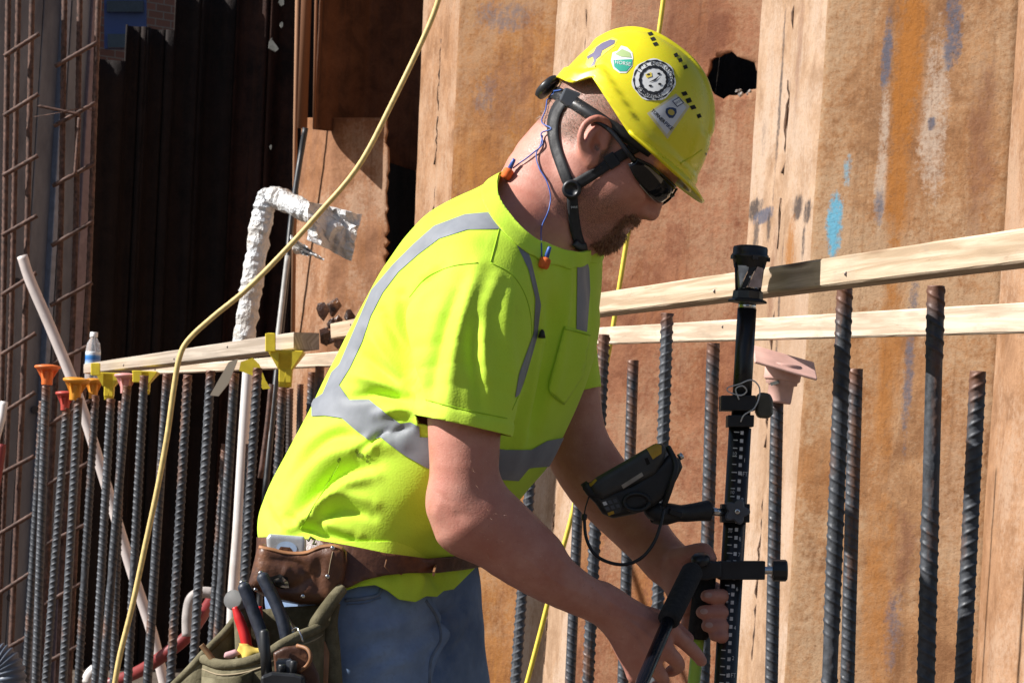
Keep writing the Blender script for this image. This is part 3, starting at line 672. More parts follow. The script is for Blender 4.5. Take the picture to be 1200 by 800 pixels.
for pts in ([(76, -20), (70, 320), (58, 600), (49, 800)], [(94, -20), (88, 300), (80, 500), (68, 800)], [(116, -20), (103, 350), (92, 560), (81, 800)]): cagebar(pts, 11.25)
for k in range(12):
    y = 78+70*k
    x = 67-.02*y; cagebar([(x-1, y), (x+48, y-27+random.uniform(-3, 3))], 11.22, .0085, 'tie_bar')
    x = 6-.012*y; cagebar([(x, y-12), (x+41, y-36+random.uniform(-3, 3))], 11.17, .0085, 'tie_bar')
cagebar([(44, 124), (92, 134)], 11.2, .006, 'tie_bar'); cagebar([(93, 138), (88, 205)], 11.2, .007, 'tie_bar')
mk('tie_wire', *tube(spline([P(40, 137, 11.1), P(70, 132, 11.05), P(95, 127, 11.1), P(110, 130, 11.15)], 12), .0018, 5), M_cage, cage)

# ---------------------------------------------------------------- wooden rails
def wood(name, base=(.60, .43, .27), dark=(.42, .27, .15), seed=0., grey=0.):
    t = NT(name); g_ = t.map((2.2, 55, 55), 'UV', loc=(seed, seed, 0)); v = t.map((1, 1, 1), 'UV')
    gr = t.noise(g_, 1.0, 5, .6, .6); kn = t.noise(t.map((3, 12, 1), 'UV', loc=(seed, 0, 0)), 1.3, 3)
    c = t.mix(t.ramp(gr, [(.42, 0.), (.60, 1.)]), tuple(x*.82 for x in dark), base)
    c = t.mix(t.ramp(kn, [(.60, 0.), (.72, .55)]), c, tuple(x*.55 for x in dark))
    c = t.mix(t.ramp(t.noise(t.map((9, 60, 1), 'UV', loc=(seed, 0, 0)), 1.4, 5, .7), [(.62, 0.), (.7, .45)]), c, (.20, .13, .08))
    kv = t.vor(t.map((1.7, 11, 1), 'UV', loc=(seed*2, seed, 0)), 1.0); c = t.mix(t.ramp(kv, [(.06, .85), (.13, 0.)]), c, (.17, .085, .04)); c = t.mix(t.ramp(kv, [(.13, 0.), (.2, .35), (.3, 0.)]), c, tuple(x*.7 for x in dark))
    c = t.mix(t.ramp(t.noise(t.map((5, 9, 1), 'UV', loc=(seed, 3, 0)), 1.2, 6, .7), [(.55, 0.), (.72, .5)]), c, (.30, .25, .20))
    if grey: c = t.mix(grey, c, (.40, .37, .33))
    t.set(Base_Color=c, Roughness=.8, Specular_IOR_Level=.25); b = t.bump(gr, .35, .003); t.bump(t.noise(v, 240, 3), .25, .001, b); return t.m
def board(tl, tr, bl, br, depth_back, mat, label, dl, dr, drop=0., par=None, name='wooden_rail', wob=.0012):
    """tl,tr,bl,br: pixel corners of the face towards the camera; dl, dr their depths; the board reaches depth_back behind and `drop` pixels deeper"""
    A = np.array([P(*tl, dl), P(*tr, dr), P(*br, dr), P(*bl, dl)])
    ax = nrm(A[1]-A[0]); nb = np.cross(ax, nrm(A[0]-A[3])); nb = nrm(nb); nb *= np.sign(nb[1])
    L = np.linalg.norm(A[1]-A[0]); n = max(6, int(L/.05)); ts = np.linspace(0, 1, n); up = nrm(A[0]-A[3])
    V = []; UV = []; e = .0025
    for i, t in enumerate(ts):
        T = A[0]*(1-t)+A[1]*t; B = A[3]*(1-t)+A[2]*t; h = np.linalg.norm(T-B); wv = [wob*random.uniform(-1, 1) for _ in range(4)]
        ring = [T-up*(e+abs(wv[0])), T+nb*e-up*abs(wv[1])*.6, T+nb*(depth_back-e), T+nb*depth_back-up*e, B+nb*depth_back+up*e, B+nb*(depth_back-e), B+nb*e+up*abs(wv[2])*.6, B+up*(e+abs(wv[3]))]
        V += ring; UV += [(t*L, q) for q in (h, h+.002, h+depth_back, h+depth_back+.004, 2*h+depth_back, 2*h+depth_back+.003, -.003, 0)]
    F = [(i*8+j, i*8+(j+1) % 8, (i+1)*8+(j+1) % 8, (i+1)*8+j) for i in range(n-1) for j in range(8)]
    F += [tuple(range(8))[::-1], tuple((n-1)*8+j for j in range(8))]
    o = fixn(mk(name, np.array(V), F, mat, par, uv=np.array(UV), loc=(A[0]+A[2])/2)); 
    return tag(o, label, 'wooden rail')
W1 = wood('lumber_fresh', (.66, .52, .38), (.52, .38, .25), .3); W2 = wood('lumber_pale', (.69, .57, .44), (.56, .43, .31), 2.3); W3 = wood('lumber_grey', (.58, .48, .38), (.42, .32, .23), 4.1, .3)
board((640, 352), (1400, 236), (640, 375), (1400, 283.5), .06, W1, 'upper fresh lumber rail slanting up past the prism pole', 5.84, 3.35)
board((640, 387), (1400, 342), (640, 405), (1400, 384.4), .035, W2, 'lower pale lumber rail running behind the thick rebars', 8.1, 4.45)
board((98, 426), (344, 389), (98, 438), (344, 409), .09, W3, 'grey weathered rail resting on the yellow caps under the bottle', 9.75, 8.75)
board((160, 432), (420, 409), (160, 439), (420, 428), .04, W2, 'pale rail right behind the weathered rail, holding the capped rebars', 10.3, 8.9)
board((387, 379), (470, 362), (388, 397), (470, 384), .04, W1, 'short end of lumber sticking out behind the back of the shirt', 9.3, 8.8)
# ---------------------------------------------------------------- caps
def cap_mat(n, c): return plain(n, c, .5, var=.14, scale=18, bump=.12, bd=.002)
C_or = cap_mat('cap_orange', (.85, .20, .045)); C_am = cap_mat('cap_amber', (.80, .33, .03)); C_red = cap_mat('cap_red', (.55, .075, .055)); C_ye = cap_mat('cap_yellow', (.78, .60, .035)); C_pk = cap_mat('cap_pink', (.78, .36, .33)); C_pk2 = cap_mat('cap_salmon', (.74, .45, .38))
def mushroom(px, py, d, mat, label, wpx, hpx, tilt=(0, 0), dome=.2):
    s = d/FPX; R = wpx/2*s; H = hpx*s; p = P(px, py, d); ax = nrm((tilt[0], tilt[1], 1))
    e = empty('rebar_cap', p-ax*H, label, 'rebar cap', 'plastic rebar caps')
    mk('stem', *lathe([(R*.40, 0), (R*.42, H*.03), (R*.46, H*.6), (R*.52, H*.80)], p-ax*H, ax, 20), mat, e, smooth=True)
    mk('head', *lathe([(R*.50, H*.70), (R*.88, H*.82), (R, H*.88), (R*1.0, H*.95), (R*.9, H*(.97+dome*.1)), (R*.4, H*(1+dome*.22)), (.0005, H*(1+dome*.25))], p-ax*H, ax, 24), mat, e, smooth=True)
    for k in range(6):
        a_, b_, _ = frame(ax, (0, 1, 0)); dr = math.cos(k*1.047)*a_+math.sin(k*1.047)*b_
        q0 = p-ax*H; mk('gusset', *prism([q0+dr*R*.42+ax*H*.3, q0+dr*R*.86+ax*H*.83, q0+dr*R*.42+ax*H*.83], np.cross(ax, dr)*R*.07), mat, e)
mushroom(56, 428, 9.9, C_or, 'round orange mushroom cap on the rebar beside the concrete wall', 31, 23)
mushroom(77, 459, 9.8, C_red, 'small red mushroom cap lower than its orange neighbours', 24, 22)
mushroom(90, 443, 9.7, C_am, 'wide amber mushroom cap below the water bottle', 32, 26, (.05, -.05))
mushroom(110, 444, 9.95, C_am, 'amber cap half hidden between the wide amber and yellow caps', 24, 23)
mushroom(148, 438, 9.42, C_pk, 'pink mushroom cap tucked under the weathered rail', 28, 23)
def funnel(px, py, d, label, wpx, hpx, tab=None, stemw=.36):
    s = d/FPX; W = wpx/2*s; H = hpx*s; p = P(px, py, d); e = empty('rebar_cap', p-np.array([0, 0, H]), label, 'rebar cap', 'plastic rebar caps')
    def ringsq(w_, z): return [p+np.array([x*w_, y*w_, z-H]) for x, y in ((-1, -1), (1, -1), (1, 1), (-1, 1))]
    V = np.array(ringsq(W*stemw, 0)+ringsq(W*stemw*1.04, H*.42)+ringsq(W*.98, H*.93)+ringsq(W, H)); F = [(i*4+j, i*4+(j+1) % 4, (i+1)*4+(j+1) % 4, (i+1)*4+j) for i in range(3) for j in range(4)]+[(3, 2, 1, 0), (12, 13, 14, 15)]
    bevel(mk('funnel', V, F, C_ye, e), .003)
    mk('stem', *lathe([(W*stemw*1.02, -H*.12), (W*stemw*1.05, H*.5)], p-np.array([0, 0, H]), (0, 0, 1), 16), C_ye, e, smooth=True)
    for sx in (-1, 1): mk('fin', *prism([p+np.array([sx*W*stemw, -W*1.02, -H*.6]), p+np.array([sx*W*.98, -W*1.02, -H*.04]), p+np.array([sx*W*stemw, -W*1.02, -H*.04])], (0, .004, 0)), C_ye, e)
    if tab: mk('tab', *bar(P(tab[0], tab[1], d-.06), P(tab[0], tab[2], d-.06), .03, .008, (0, -1, 0), .002), C_ye, e)
funnel(336, 411, 8.75, 'tall yellow funnel cap with upright tab holding the end of the weathered rail', 42, 38, (317, 390, 412))
funnel(129, 437, 9.55, 'yellow funnel cap at the bottle end of the weathered rail', 31, 28, (112, 425, 440))
funnel(171, 435, 9.4, 'yellow bracket cap half hidden behind a bare rebar', 30, 24, (161, 434, 448))
M_tagw = wood('tag_wood', (.52, .45, .36), (.36, .29, .21), 7.)
def flat(name, pts, d, mat, label, cat, th=.006, dd=None):
    V = [P(x, y, d) for x, y in pts]; c = np.mean(V, axis=0); return tag(mk(name, *prism(V, (0, th, 0)), mat, loc=c), label, cat)
flat('wood_tag', [(268, 424), (279, 420), (268, 449), (256, 464), (246, 463)], 8.5, M_tagw, 'thin scrap of wood hanging from the weathered rail', 'wood scrap', .01)
flat('yellow_flag', [(282, 424), (296, 419), (304, 427), (311, 445), (317, 455), (308, 456), (296, 440), (280, 434)], 8.72, C_ye, 'torn yellow plastic flag hanging beside the wood scrap', 'flag', .004)
# square pink cap on the right
def pinkcap():
    d = 6.28; p = P(913, 470, d); s = d/FPX; ax = nrm((.10, 0, 1)); e = empty('rebar_cap', p, 'square salmon pink cap tilted on its rebar beside the pole', 'rebar cap', 'plastic rebar caps')
    mk('stem', *lathe([(13.5*s, -2*s), (14.2*s, 0), (15*s, 19*s), (18.5*s, 20*s), (20.5*s, 42*s)], p, ax, 24), C_pk2, e, smooth=True)
    q = p+ax*44*s; e1 = nrm((1, .05, -.24)); e2 = nrm((0, 1, .36)); e2 = nrm(e2-e1*(e1@e2)); nn = nrm(np.cross(e1, e2))
    V = np.array([q+e1*x*38*s+e2*y*34*s+nn*z*3*s for z in (0, 1.2) for x, y in ((-1, -1), (1, -1), (1, 1), (-1, 1))]); F = [(3, 2, 1, 0), (4, 5, 6, 7)]+[(i, (i+1) % 4, 4+(i+1) % 4, 4+i) for i in range(4)]
    bevel(mk('plate', V, F, C_pk2, e), .004, 3)
    mk('collar', *lathe([(20*s, 24*s), (21.5*s, 26*s), (22*s, 42*s), (20*s, 44*s)], p, ax, 24), C_pk2, e, smooth=True)
    mk('label_chip', *bar(P(903, 450, d-.033), P(913, 447, d-.033), .002, .007, (0, 0, 1)), M_flake, e)
pinkcap()
# ---------------------------------------------------------------- pipes, cords and small site things
def pipe(name, pts, r, mat, label, cat, n=40, seg=14, jitter=0., smooth=True):
    p = spline([P(*q) for q in pts], n); rr = np.array([r*(1+jitter*random.uniform(-1, 1)) for _ in range(n)]); c = p.mean(0)
    V, F = tube(p, rr, seg)
    if jitter: V = V+RNG.normal(size=V.shape)*r*jitter*.35
    return tag(mk(name, V, F, mat, loc=c, smooth=smooth), label, cat)
def foil(name):
    t = NT(name); v = t.map(); n = t.noise(v, 28, 4, .6, .6)
    t.set(Base_Color=t.mix(t.ramp(t.noise(v, 7, 3), [(.42, 0.), (.6, 1.)]), (.60, .56, .51), (.66, .68, .70)), Metallic=t.ramp(t.noise(v, 5, 2), [(.5, .0), (.65, .5)]), Roughness=.5)
    b = t.bump(n, .8, .02); t.bump(t.vor(v, 60), .4, .006, b); return t.m
M_foil = foil('crumpled_foil'); M_pvc = plain('white_pvc', (.72, .68, .66), .4, var=.06, scale=8, tint=(.5, .42, .36)); M_wht = plain('white_hose', (.66, .58, .55), .45, var=.1, scale=12)
pw = empty('wrapped_pipe', P(300, 400, 11.2), 'silver foil wrapped pipe bending over with a loose foil patch', 'pipe')
def wrapped(pts, r, n, nm, jit=.10):
    p = spline([P(*q) for q in pts], n); rr = r*(1+jit*RNG.uniform(-1, 1, n)); V, F = tube(p, rr, 18); V = V+.006*np.stack([vnoise(V, 28, s) for s in (1, 2, 3)], -1)+.004*np.stack([vnoise(V, 60, s) for s in (4, 5, 6)], -1)
    mk(nm, V, F, M_foil, pw)
wrapped([(284, 405, 11.2), (291, 360, 11.2), (297, 320, 11.2), (303, 280, 11.2), (309, 245, 11.2), (316, 233, 11.2), (332, 234, 11.16), (350, 243, 11.1), (372, 256, 11.05), (395, 275, 11.0)], .041, 70, 'wrapped_run')
for pts, sd in (([(362, 236), (378, 243), (424, 252), (411, 306), (384, 300), (360, 280)], 1), ([(341, 275), (370, 268), (380, 306), (372, 300), (362, 312), (345, 297)], 2)):
    # crumpled sheet: triangulated patch with random creases
    q = np.array(pts, float); c = q.mean(0); V = []; n = 11
    for i in range(n):
        for j in range(n):
            u, v = i/(n-1), j/(n-1); k = np.array([q[0]*(1-u)+q[2]*u, q[5]*(1-u)+q[3]*u]); e = k[0]*(1-v)+k[1]*v
            V.append(P(e[0]+RNG.uniform(-1.2, 1.2), e[1]+RNG.uniform(-1.2, 1.2), 10.93+.05*vnoise(np.array([[u*3, v*3, sd*5.]]), 1.3, sd)[0]+.012*RNG.uniform(-1, 1)+.1*u*(sd == 1)))
    F = [(i*n+j, i*n+j+1, (i+1)*n+j+1, (i+1)*n+j) for i in range(n-1) for j in range(n-1)]
    solid(mk('foil_patch', V, F, M_foil, pw), .004)
pipe('white_pipe', [(291, 430, 10.6), (285, 520, 10.6), (279, 620, 10.6), (273, 700, 10.6), (270, 800, 10.6)], .020, M_pvc, 'upright white plastic pipe behind the yellow capped rebars', 'pipe')
pipe('white_pipe', [(26, 300, 10.9), (36, 330, 10.9), (62, 390, 10.9), (90, 460, 10.9), (122, 560, 10.9), (155, 670, 10.9), (178, 740, 10.9), (196, 815, 10.9)], .020, M_wht, 'long white flexible pipe slanting down behind the capped rebars', 'pipe', 50)
M_redp = plain('red_hose', (.22, .03, .03), .45, var=.12, scale=10)
pipe('red_hose', [(60, 830, 10.6), (130, 800, 10.6), (165, 785, 10.5), (195, 765, 10.4), (222, 742, 10.4), (250, 700, 10.5)], .022, M_redp, 'dull red hose lying low behind the rebars', 'hose')
pipe('white_elbow', [(220, 745, 10.3), (220, 722, 10.3), (224, 702, 10.3), (236, 694, 10.3), (252, 695, 10.3)], .020, plain('dusty_pvc', (.42, .38, .36), .6, var=.2, scale=20), 'white plastic elbow fitting at the end of the red hose', 'fitting', 24)
pipe('white_cap', [(102, 800, 10.0), (106, 790, 10.0), (112, 784, 10.0)], .022, M_pvc, 'white plastic stub on the ground beside the red hose', 'fitting', 10)
pipe('white_pipe', [(-6, 520, 11.0), (2, 490, 11.0), (5, 470, 11.0)], .014, M_pvc, 'short white pipe end leaning at the concrete wall', 'pipe', 10)
pipe('red_hose', [(-10, 600, 11.1), (0, 540, 11.1), (2, 520, 11.1)], .016, M_redp, 'red hose end hanging at the concrete wall', 'hose', 8)
cc = P(0, 795, 9.6)
t_ = NT('corrugated_grey'); t_.set(Base_Color=(.10, .125, .17), Roughness=.45); M_cor = t_.m
pp = spline([P(-30, 765, 9.6), P(-5, 770, 9.6), (P(10, 785, 9.6)), P(14, 830, 9.6)], 60); tag(mk('corrugated_duct', *tube(pp, .05*(1+.09*np.sin(np.arange(60)*1.6)), 18), M_cor, loc=cc, smooth=True), 'blue grey corrugated duct curling on the ground by the cage', 'duct')
M_blk = plain('black_rubber', (.018, .018, .02), .45, var=.2, scale=40)
pipe('black_cable', [(358, 150, 12.1), (352, 185, 12.1), (345, 230, 12.0), (340, 270, 11.9), (335, 330, 11.8), (328, 400, 11.7), (318, 500, 11.5), (308, 620, 11.4), (300, 800, 11.3)], .012, M_blk, 'black cable hanging down beside the wrapped pipe', 'cable', 40, 8)
pipe('grey_cable', [(337, 300, 11.75), (331, 350, 11.7), (325, 400, 11.6)], .011, plain('grey_cable', (.35, .34, .32), .5), 'pale grey cable hanging next to the black cable', 'cable', 16, 8)
pipe('brown_rod', [(318, 450, 11.3), (313, 500, 11.3), (305, 560, 11.3)], .010, M_cage, 'thin brown rod leaning in the dark behind the white pipe', 'rod', 10, 8)
M_cord = plain('yellow_cord', (.70, .52, .20), .55, var=.12, scale=60, bump=.3)
pipe('yellow_cord', [(522, -30, 8.2), (505, 25, 8.2), (460, 120, 8.2), (420, 195, 8.2), (372, 252, 8.2), (330, 298, 8.2), (288, 340, 8.2), (250, 371, 8.2), (221, 398, 8.2), (210, 420, 8.2), (203, 460, 8.2), (196, 510, 8.2), (185, 570, 8.2), (170, 640, 8.2), (155, 710, 8.2), (140, 770, 8.2), (130, 830, 8.2)],   .0078, M_cord, 'yellow cord running down from the top past the rail to the ground', 'cord', 90, 10)
pipe('yellow_cord', [(780, -20, 8.0), (772, 40, 8.0), (755, 150, 8.0), (738, 260, 8.0), (726, 335, 8.0), (712, 420, 8.0), (690, 520, 8.0), (668, 612, 8.0), (650, 675, 8.0), (632, 745, 8.0), (612, 820, 8.0)], .0068, plain('yellow_cord_bright', (.80, .62, .07), .5, var=.1, scale=60), 'bright thin yellow cord hanging behind the head and forearm', 'cord', 60, 10)
# water bottle
def bottle():
    d = 10.2; s = d/FPX; p = P(107.5, 448, d); e = empty('water_bottle', p, 'clear water bottle with blue label standing behind the weathered rail', 'bottle')
    t = NT('clear_plastic'); t.set(Base_Color=(.88, .90, .93), Roughness=.08, Transmission_Weight=.75, IOR=1.35); k = 58*s/58
    bd = mk('bottle_body', *lathe([(7.8*s, 0), (8.8*s, 2*s), (8.8*s, 16*s), (8.2*s, 18*s), (8.8*s, 20*s), (8.8*s, 38*s), (7.5*s, 46*s), (4*s, 52*s), (4*s, 54*s)], p, (0, 0, 1), 24), t.m, e, smooth=True)
    mk('cap', *lathe([(4.6*s, 53*s), (4.7*s, 54*s), (4.6*s, 58.6*s), (4.2*s, 59*s)], p, (0, 0, 1), 18), plain('white_cap', (.8, .8, .8), .4), e, smooth=True)
    t2 = NT('bottle_label'); z = t2.xyz(t2.map())[2]; t2.set(Base_Color=t2.ramp(t2.mr(z, 20*s, 35*s), [(0, (.75, .8, .85)), (.25, (.35, .5, .75)), (.5, (.03, .16, .50)), (.72, (.05, .25, .6)), (.9, (.75, .8, .85))]), Roughness=.3)
    mk('paper_label', *lathe([(8.95*s, 20*s), (8.98*s, 21*s), (8.98*s, 35*s), (8.95*s, 36*s)], p, (0, 0, 1), 24), t2.m, e, smooth=True)
bottle()

# nail heads driven into the rails
M_nailh = plain('nail_head', (.16, .13, .12), .5, .6)
for o in [o for o in bpy.data.objects if o.name.startswith('wooden_rail')]:
    c = np.array([v.co[:] for v in o.data.vertices]); L = c.shape[0]//8
    for k in range(4):
        i = int((k+.5)/4*L+random.randint(-2, 2)) % L; a_ = c[i*8]; b_ = c[i*8+7]; f_ = random.choice((.3, .7)); p = np.array(o.location)+a_*(1-f_)+b_*f_; n_ = nrm((CAMP-p)*[.3, 1, .2])
        mk('nail_head', *lathe([(.0035, -.001), (.0035, .0012), (.0025, .002)], p, n_, 10), M_nailh, o)
# ================================================================== the man
def Q(px, py, y=0.0): return P(px, py, 4.5+y)
U1 = 4.5/FPX                       # metres per picture pixel at the man's depth
YAW = R_(25); FW = np.array([math.cos(YAW), -math.sin(YAW), 0]); LT = np.array([math.sin(YAW), math.cos(YAW), 0])
def slices(rows):
    out = []
    for y, xl, xr, b in rows:
        L = Q(xl, y); R = Q(xr, y); c = (L+R)/2; w_ = np.linalg.norm(R-L)/2; a = math.sqrt(max((w_**2-(b*math.sin(YAW))**2), (.5*w_)**2))/math.cos(YAW); out.append((c[2], c[0], a, b))
    out = np.array(sorted(out)); zz = np.linspace(out[0, 0], out[-1, 0], 160)
    res = [np.interp(zz, out[:, 0], out[:, i]) for i in (1, 2, 3)]
    ker = np.hanning(13); ker /= ker.sum()
    res = [np.convolve(np.r_[[r[0]]*6, r, [r[-1]]*6], ker, 'valid') for r in res]
    return zz, res
def loft(p, S, n=2.35, grow=0.0, y0=0.0, ztop=None, zbot=None, k=.03):
    zz, (cx, a, b) = S; z = p[..., 2]; X = np.interp(z, zz, cx); A = np.interp(z, zz, a)+grow; B = np.interp(z, zz, b)+grow
    qx = p[..., 0]-X; qy = p[..., 1]-y0; u = qx*FW[0]+qy*FW[1]; v = qx*LT[0]+qy*LT[1]
    kk = (np.abs(u/A)**n+np.abs(v/B)**n)**(1/n); d = (kk-1)*np.minimum(A, B)*.92
    if ztop is not None: d = smax(d, z-ztop, k)
    if zbot is not None: d = smax(d, zbot-z, .01)
    return d
TORSO = slices([(205, 590, 632, .05), (215, 574, 645, .075), (228, 548, 660, .11), (245, 522, 672, .145), (262, 502, 682, .170), (290, 478, 692, .192), (330, 452, 698, .205), (370, 429, 699, .207), (410, 408, 692, .203), (450, 387, 679, .198),
                (500, 361, 657, .192), (540, 339, 638, .188), (580, 318, 606, .183), (610, 307, 582, .180), (635, 306, 566, .178), (660, 316, 556, .176), (700, 332, 548, .174), (760, 334, 544, .175)])
HIPS = slices([(620, 322, 560, .165), (660, 326, 549, .17), (700, 330, 546, .175), (750, 334, 544, .178), (800, 338, 547, .18), (850, 345, 545, .178), (900, 355, 535, .17)])
# arms (joints as picture position and depth offset)
NS, NE = Q(560, 318, -.165), Q(546, 588, -.235)
def f_arm_near(p):
    d = chain(p, [NS, Q(548, 430, -.215), Q(544, 520, -.235), Q(549, 588, -.235), Q(582, 627, -.225), Q(630, 665, -.205), Q(676, 694, -.175), Q(712, 711, -.15)], [.064, .057, .051, .047, .049, .0415, .032, .0275])
    d = smin(d, cone(p, Q(528, 594, -.235), Q(540, 616, -.232), .029, .036), .04)
    return smin(d, cone(p, Q(575, 592, -.235), Q(632, 646, -.21), .030, .028), .03)             # brachioradialis
def f_arm_far(p):
    return chain(p, [Q(650, 350, .15), Q(660, 440, .19), Q(672, 512, .2), Q(700, 562, .195), Q(738, 607, .165), Q(779, 656, .115)], [.060, .056, .052, .0525, .045, .034])
def fing(p, pts, r, k=.006):
    return chain(p, pts, r, k)
def f_rhand(p):
    """near hand, reaching behind the slanted leg: back of the hand to the camera"""
    Y = -.125
    d = chain(p, [Q(704, 705, -.152), Q(722, 716, -.145), Q(740, 726, -.135)], [.0285, .0275, .026], .02)
    # palm: fan of rays to the knuckles
    K = [Q(783, 737, Y+.005), Q(774, 757, Y-.008), Q(761, 775, Y-.008), Q(745, 790, Y+.005)]
    for i, (k, r) in enumerate(zip(K, (.0155, .0155, .0145, .013))):
        d = smin(d, cone(p, Q(722, 716+i*3, -.14), k, .021, r), .016)
    d = smin(d, ell(p, Q(752, 748, -.128), (.036, .018, .036)), .015)
    f1 = fing(p, [K[0], Q(803, 753, -.10), Q(816, 766, -.085), Q(822, 774, -.078)], [.0125, .0108, .0098, .0085])
    f2 = fing(p, [K[1], Q(789, 770, -.115), Q(795, 780, -.085), Q(786, 786, -.065)], [.0128, .0115, .010, .009])
    f3 = fing(p, [K[2], Q(772, 788, -.115), Q(777, 798, -.085), Q(768, 804, -.065)], [.0125, .011, .0095, .0085])
    f4 = fing(p, [K[3], Q(752, 802, -.11), Q(756, 812, -.085), Q(750, 815, -.068)], [.0112, .010, .0088, .008])
    th = fing(p, [Q(735, 720, -.10), Q(765, 722, -.065), Q(790, 735, -.045), Q(806, 748, -.045)], [.017, .0135, .0115, .0095])
    for f in (f1, f2, f3, f4, th): d = smin(d, f, .0075)
    return d
def f_lhand(p):
    """far hand closed round the upright grip, thumb over the top, finger tips coming round the right side"""
    d = chain(p, [Q(776, 652, .118), Q(790, 664, .10)], [.0325, .031], .02)
    d = smin(d, cone(p, Q(788, 664, .10), Q(808, 690, .075), .030, .027), .02)
    d = smin(d, ell(p, Q(803, 686, .07), (.026, .028, .044)), .02)
    th = fing(p, [Q(793, 655, .07), Q(810, 648, .045), Q(825, 645, .03), Q(833, 654, .018)], [.017, .0135, .012, .0095])
    d = smin(d, th, .010)
    for i, (y0, y1, x) in enumerate(((684, 698, 828), (700, 717, 823), (716, 733, 829), (730, 745, 837))):
        r = (.0115, .012, .0115, .0098)[i]
        f = fing(p, [Q(808, y0, .085), Q(830, y0+3, .082), Q(846, y1-2, .055), Q(846, y1, .022), Q(x+6, y1, .006), Q(x, y1, .004)], [.0135, .0125, .0118, .0112, r*.93, r*.82], .005)
        d = smin(d, f, .005)
    return d
# ---------------------------------------------------------------- head
E0 = Q(705, 178, 0); PSI = R_(10); TH = R_(38)
_F0 = math.cos(TH)*CR-math.sin(TH)*CU; HU = math.sin(TH)*CR+math.cos(TH)*CU
HF = math.cos(PSI)*_F0-math.sin(PSI)*CF; HS = math.cos(PSI)*CF+math.sin(PSI)*_F0
def H(f, u, s=0.0): return E0+(HF*f+HU*u+HS*s)*U1
HM = np.array([HF, HU, HS])
def f_head(p):
    q = (p-E0)@HM.T/U1                           # head coordinates in picture pixels (1/780 m)
    def ec(f, u, s, r): return ell(q, (f, u, s), r)
    qs = q.copy(); qs[..., 2] = np.abs(q[..., 2]) # both sides at once
    def e2(f, u, s, r): return ell(qs, (f, u, s), r)
    def c2(a, b, ra, rb): return cone(qs, np.array(a, float), np.array(b, float), ra, rb)
    d = ec(0, 44, 0, (87, 78, 67))
    d = smin(d, ec(40, -20, 0, (46, 58, 50)), 22)
    d = smin(d, c2((8, -40, 44), (66, -74, 12), 17, 15), 22)
    d = smin(d, ec(63, -72, 0, (17, 18, 24)), 14)
    d = smin(d, ec(62, -46, 0, (18, 22, 26)), 14)            # muzzle under the nose
    d = smin(d, c2((80, 25, 0), (66, 24, 44), 10, 9), 14)    # brow
    d = smin(d, e2(56, -14, 36, (22, 17, 17)), 14)           # cheek bones
    d = smin(d, e2(40, -40, 40, (22, 26, 15)), 14)
    d = smax(d, -e2(91, 8, 31, (17, 12, 19)), 12)            # eye sockets
    d = smin(d, e2(70, 7, 30, (12, 11, 13)), 4)              # eye ball
    d = smin(d, cone(q, np.array([82., 14, 0]), np.array([92., -20, 0]), 7.5, 8.5), 10)   # nose
    d = smin(d, ec(91, -23, 0, (9, 8, 8.5)), 5)
    d = smin(d, e2(84, -26, 11, (9, 7, 6)), 5)
    d = smax(d, -e2(88, -33, 6.5, (4.5, 3, 3)), 2)
    d = smin(d, c2((79, -46, 0), (71, -48, 17), 4.6, 2.6), 4)
    d = smin(d, c2((78, -55, 0), (70, -54, 15), 5.4, 3), 4)
    d = smax(d, -c2((86, -50.5, 0), (73, -51, 19), 2.2, 1.2), 2.5)
    d = smin(d, e2(30, -22, 47, (30, 34, 12)), 18)           # masseter
    d = d*U1
    # neck
    d = smin(d, chain(p, [H(-22, 5, 0), H(-30, -50, 0), Q(634, 250, .0), Q(606, 300, .0)], [.073, .070, .085, .105], .03), .035)
    d = smin(d, cone(p, H(-5, -25, -42), Q(655, 275, -.025), .022, .018), .03)      # neck muscle
    # ears, built in the plane of each side of the head
    for sg in (-1, 1):
        def ep(px, py, out):                                    # near-ear picture position -> ear point on side sg
            v = Q(px, py)-Q(694, 168); f = v@_F0/U1; u = v@HU/U1; return H(f+1, u, sg*(63+out))
        rim = chain(p, [ep(689, 190, 3), ep(680, 178, 9), ep(677, 163, 15), ep(683, 148, 15), ep(696, 141, 12), ep(707, 146, 7), ep(709, 157, 3), ep(702, 165, 1)], np.array([6.5, 5.0, 4.2, 4.2, 4.2, 4.0, 3.5, 3])*U1, .003)
        anti = chain(p, [ep(690, 184, 4), ep(687, 172, 10), ep(690, 160, 11), ep(697, 153, 8)], np.array([5, 4.2, 4, 3])*U1, .004)
        tr = cone(p, ep(703, 172, 2), ep(700, 166, 5), 5*U1, 3.5*U1)
        lobe = cone(p, ep(689, 189, 2), ep(692, 183, 2), 6.5*U1, 6*U1)
        bowl = ell(p, ep(692, 166, 3), np.array([16, 25, 6])*U1, HM)
        e = smin(smin(rim, anti, .006), smin(lobe, bowl, .004), .006)
        e = smax(e, -ell(p, ep(697, 172, 11), np.array([8, 10, 9])*U1, HM), .005)
        e = smin(e, tr, .005); d = smin(d, e, .006)
    return d
